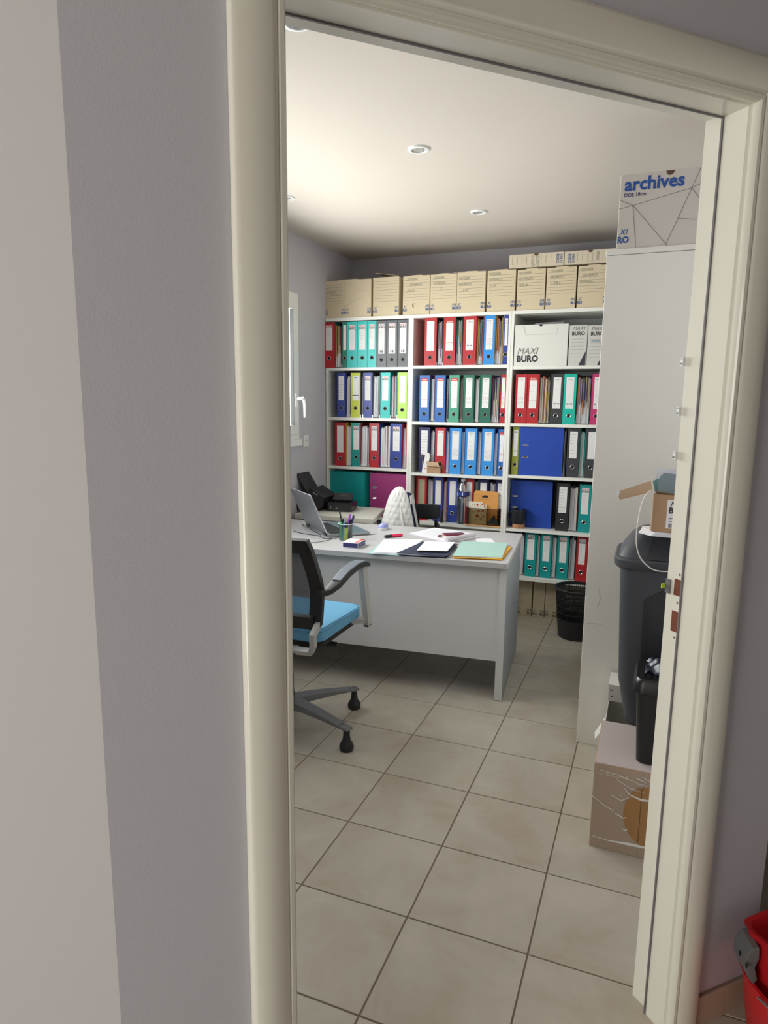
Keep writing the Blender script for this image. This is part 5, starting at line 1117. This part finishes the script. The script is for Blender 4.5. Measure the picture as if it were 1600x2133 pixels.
t = thing('paper_sheets', 'white printed sheets standing up behind the grey-blue folder in the small box', 'paper', (kx+.01, yk+.10, zt_+.02))
o = Vector((kx+.01, yk+.10, zt_+.02))
obj('sheet', MB().extrude([kp_(u, v, yk+.12)-o for u, v in ((1366, 1020), (1440, 1030), (1440, 986), (1368, 974))], (0, .002, 0)), PAPER, t)
obj('sheet', MB().extrude([kp_(u, v, yk+.13)-o for u, v in ((1370, 1020), (1440, 1030), (1440, 980), (1378, 976))], (0, .002, 0)), PAPER2, t)
t = thing('grey_folder', 'grey-blue plastic folder sticking out of the small box on the bin', 'folder', (kx+.01, yk+.04, zt_+.02)); o = Vector((kx+.01, yk+.04, zt_+.02))
gf = mat('greyblue_folder', (132, 150, 156), .45)
obj('cover', MB().extrude([kp_(u, v, yk+.06)-o for u, v in ((1370, 1024), (1440, 1034), (1440, 992), (1384, 985), (1376, 992), (1372, 1002))], (0, .002, 0)), gf, t)
obj('flap', MB().extrude([kp_(u, v, yk+.07)-o for u, v in ((1364, 1024), (1376, 1022), (1374, 998), (1370, 997), (1360, 1002))], (0, .002, 0)), mat('teal_sheet', (110, 160, 164), .5), t)
t = thing('paper_bundle', 'white sheets squeezed between the small box and the bin lid', 'paper', (kx-.04, yk-.0, zt_+.0005))
for k in range(5): obj('sheet', MB().prism([(-.0+.004*k, .03+.01*k), (.04+.003*k, -.018+.004*k), (kw*.95, -.03+.004*k), (kw*.95, .12), (.01, .12)], .0022*k, .0022*k+.0014), PAPER, t)
# white cable hanging in a loop
pts = [kp_(1362, 1021, yk-.0), kp_(1350, 1026, yk-.02), kp_(1338, 1046, yk-.05), kp_(1330, 1080, yk-.07), kp_(1326, 1110, yk-.075), kp_(1326, 1135, yk-.075), kp_(1332, 1158, yk-.075), kp_(1345, 1175, yk-.08), kp_(1362, 1187, yk-.08), kp_(1385, 1190.5, yk-.08), kp_(1410, 1188, yk-.08), kp_(1440, 1178, yk-.08)]
cable('white_cable', pts, .0021, mat('white_cable', (226, 222, 214), .4), 'white cable hanging in a loop in front of the grey bin')
# ------------------------------------------------------------------ small black bin on the brown box
BB = mat('black_bin_plastic', (30, 30, 32), .3)
kb2 = thing('black_bin', 'small black pedal bin standing on the cling-filmed brown box', 'bin', (.672, 1.015, bz+.0025))
shell([(0, .088, .075, .02), (.005, .092, .08, .022), (.245, .106, .094, .026)], BB, 'bin_body', kb2)
shell([(.245, .112, .099, .03), (.25, .118, .104, .032), (.285, .116, .102, .032), (.296, .108, .096, .03)], BB, 'rim', kb2)
rb = MB()
for k in range(11): x_ = -.09+k*.018; rb.bar([(x_, -.088, .2965), (x_, -.06, .300)], .007, .006)
obj('ribs', rb, BB, kb2, bevel=.001)
obj('bin_liner', MB().quadgrid(lambda u, v: Vector(((-.085+.17*u), -.05+.13*v, .300+.03*math.sin(u*math.pi)*math.sin(v*math.pi)+.007*math.sin(u*23+v*5)+.006*math.sin(v*19+u*9))), 30, 22), mat('navy_film', (30, 35, 54), .3), kb2, smooth=True, solid=.0015)

# ------------------------------------------------------------------ red wringer bucket in the hall
bp = dw(.262, .235); bz_ = 0
t = thing('mop_bucket', 'red mop bucket with grey handle hinge on the hall floor, lower right corner', 'bucket', (bp.x, bp.y, 0), math.radians(45)); t.scale = (1, 1, .78)
RED = mat('red_plastic', (206, 36, 44), .35, var=.03)
BM = MB()
pr = [(.115, .0), (.122, .01), (.145, .235), (.152, .24), (.154, .25), (.145, .25), (.139, .24), (.118, .016), (.001, .014)]
obj('bucket_body', MB().lathe(pr, 36, sx=1.0, sy=1.12, cap=False), RED, t, smooth=True)
shell([(.20, .10, .095, .03), (.385, .125, .115, .03), (.39, .129, .119, .03), (.388, .119, .109, .03), (.24, .09, .085, .025)], RED, 'wringer', t, cap=False)
obj('wringer_slots', MB().box(.02, .026, -.1, .1, .21, .22), DARKH, t)
hg = MB().extrude([(.150, -.05, .245), (.160, -.05, .262), (.172, -.05, .295), (.170, -.05, .335), (.158, -.05, .362), (.145, -.05, .366), (.143, -.05, .33), (.150, -.05, .300), (.142, -.05, .262)], (0, .06, 0)).xf(Matrix.Rotation(math.radians(152), 4, 'Z'))
obj('hinge_plate', hg, mat('grey_hinge', (104, 104, 106), .45), t, bevel=.003)
for yy in (-.02, .014): obj('hinge_hole', MB().box(.1725, .1735, yy, yy+.008, .31, .322).xf(Matrix.Rotation(math.radians(152), 4, 'Z')), DARKH, t)
obj('handle', MB().tube([(.163*math.cos(math.radians(a)), .185*math.sin(math.radians(a)), .252+.004*math.sin(math.radians(a*2))) for a in range(170, 371, 10)], .0032, 8), mat('galvanised_wire', (160, 160, 156), .35, .8), t, smooth=True)
obj('grip', MB().tube([(.163*math.cos(math.radians(a)), .187*math.sin(math.radians(a)), .252) for a in range(240, 316, 10)], .011, 10), mat('grey_grip', (70, 72, 76), .5), t, smooth=True)
bpy.context.view_layer.update()
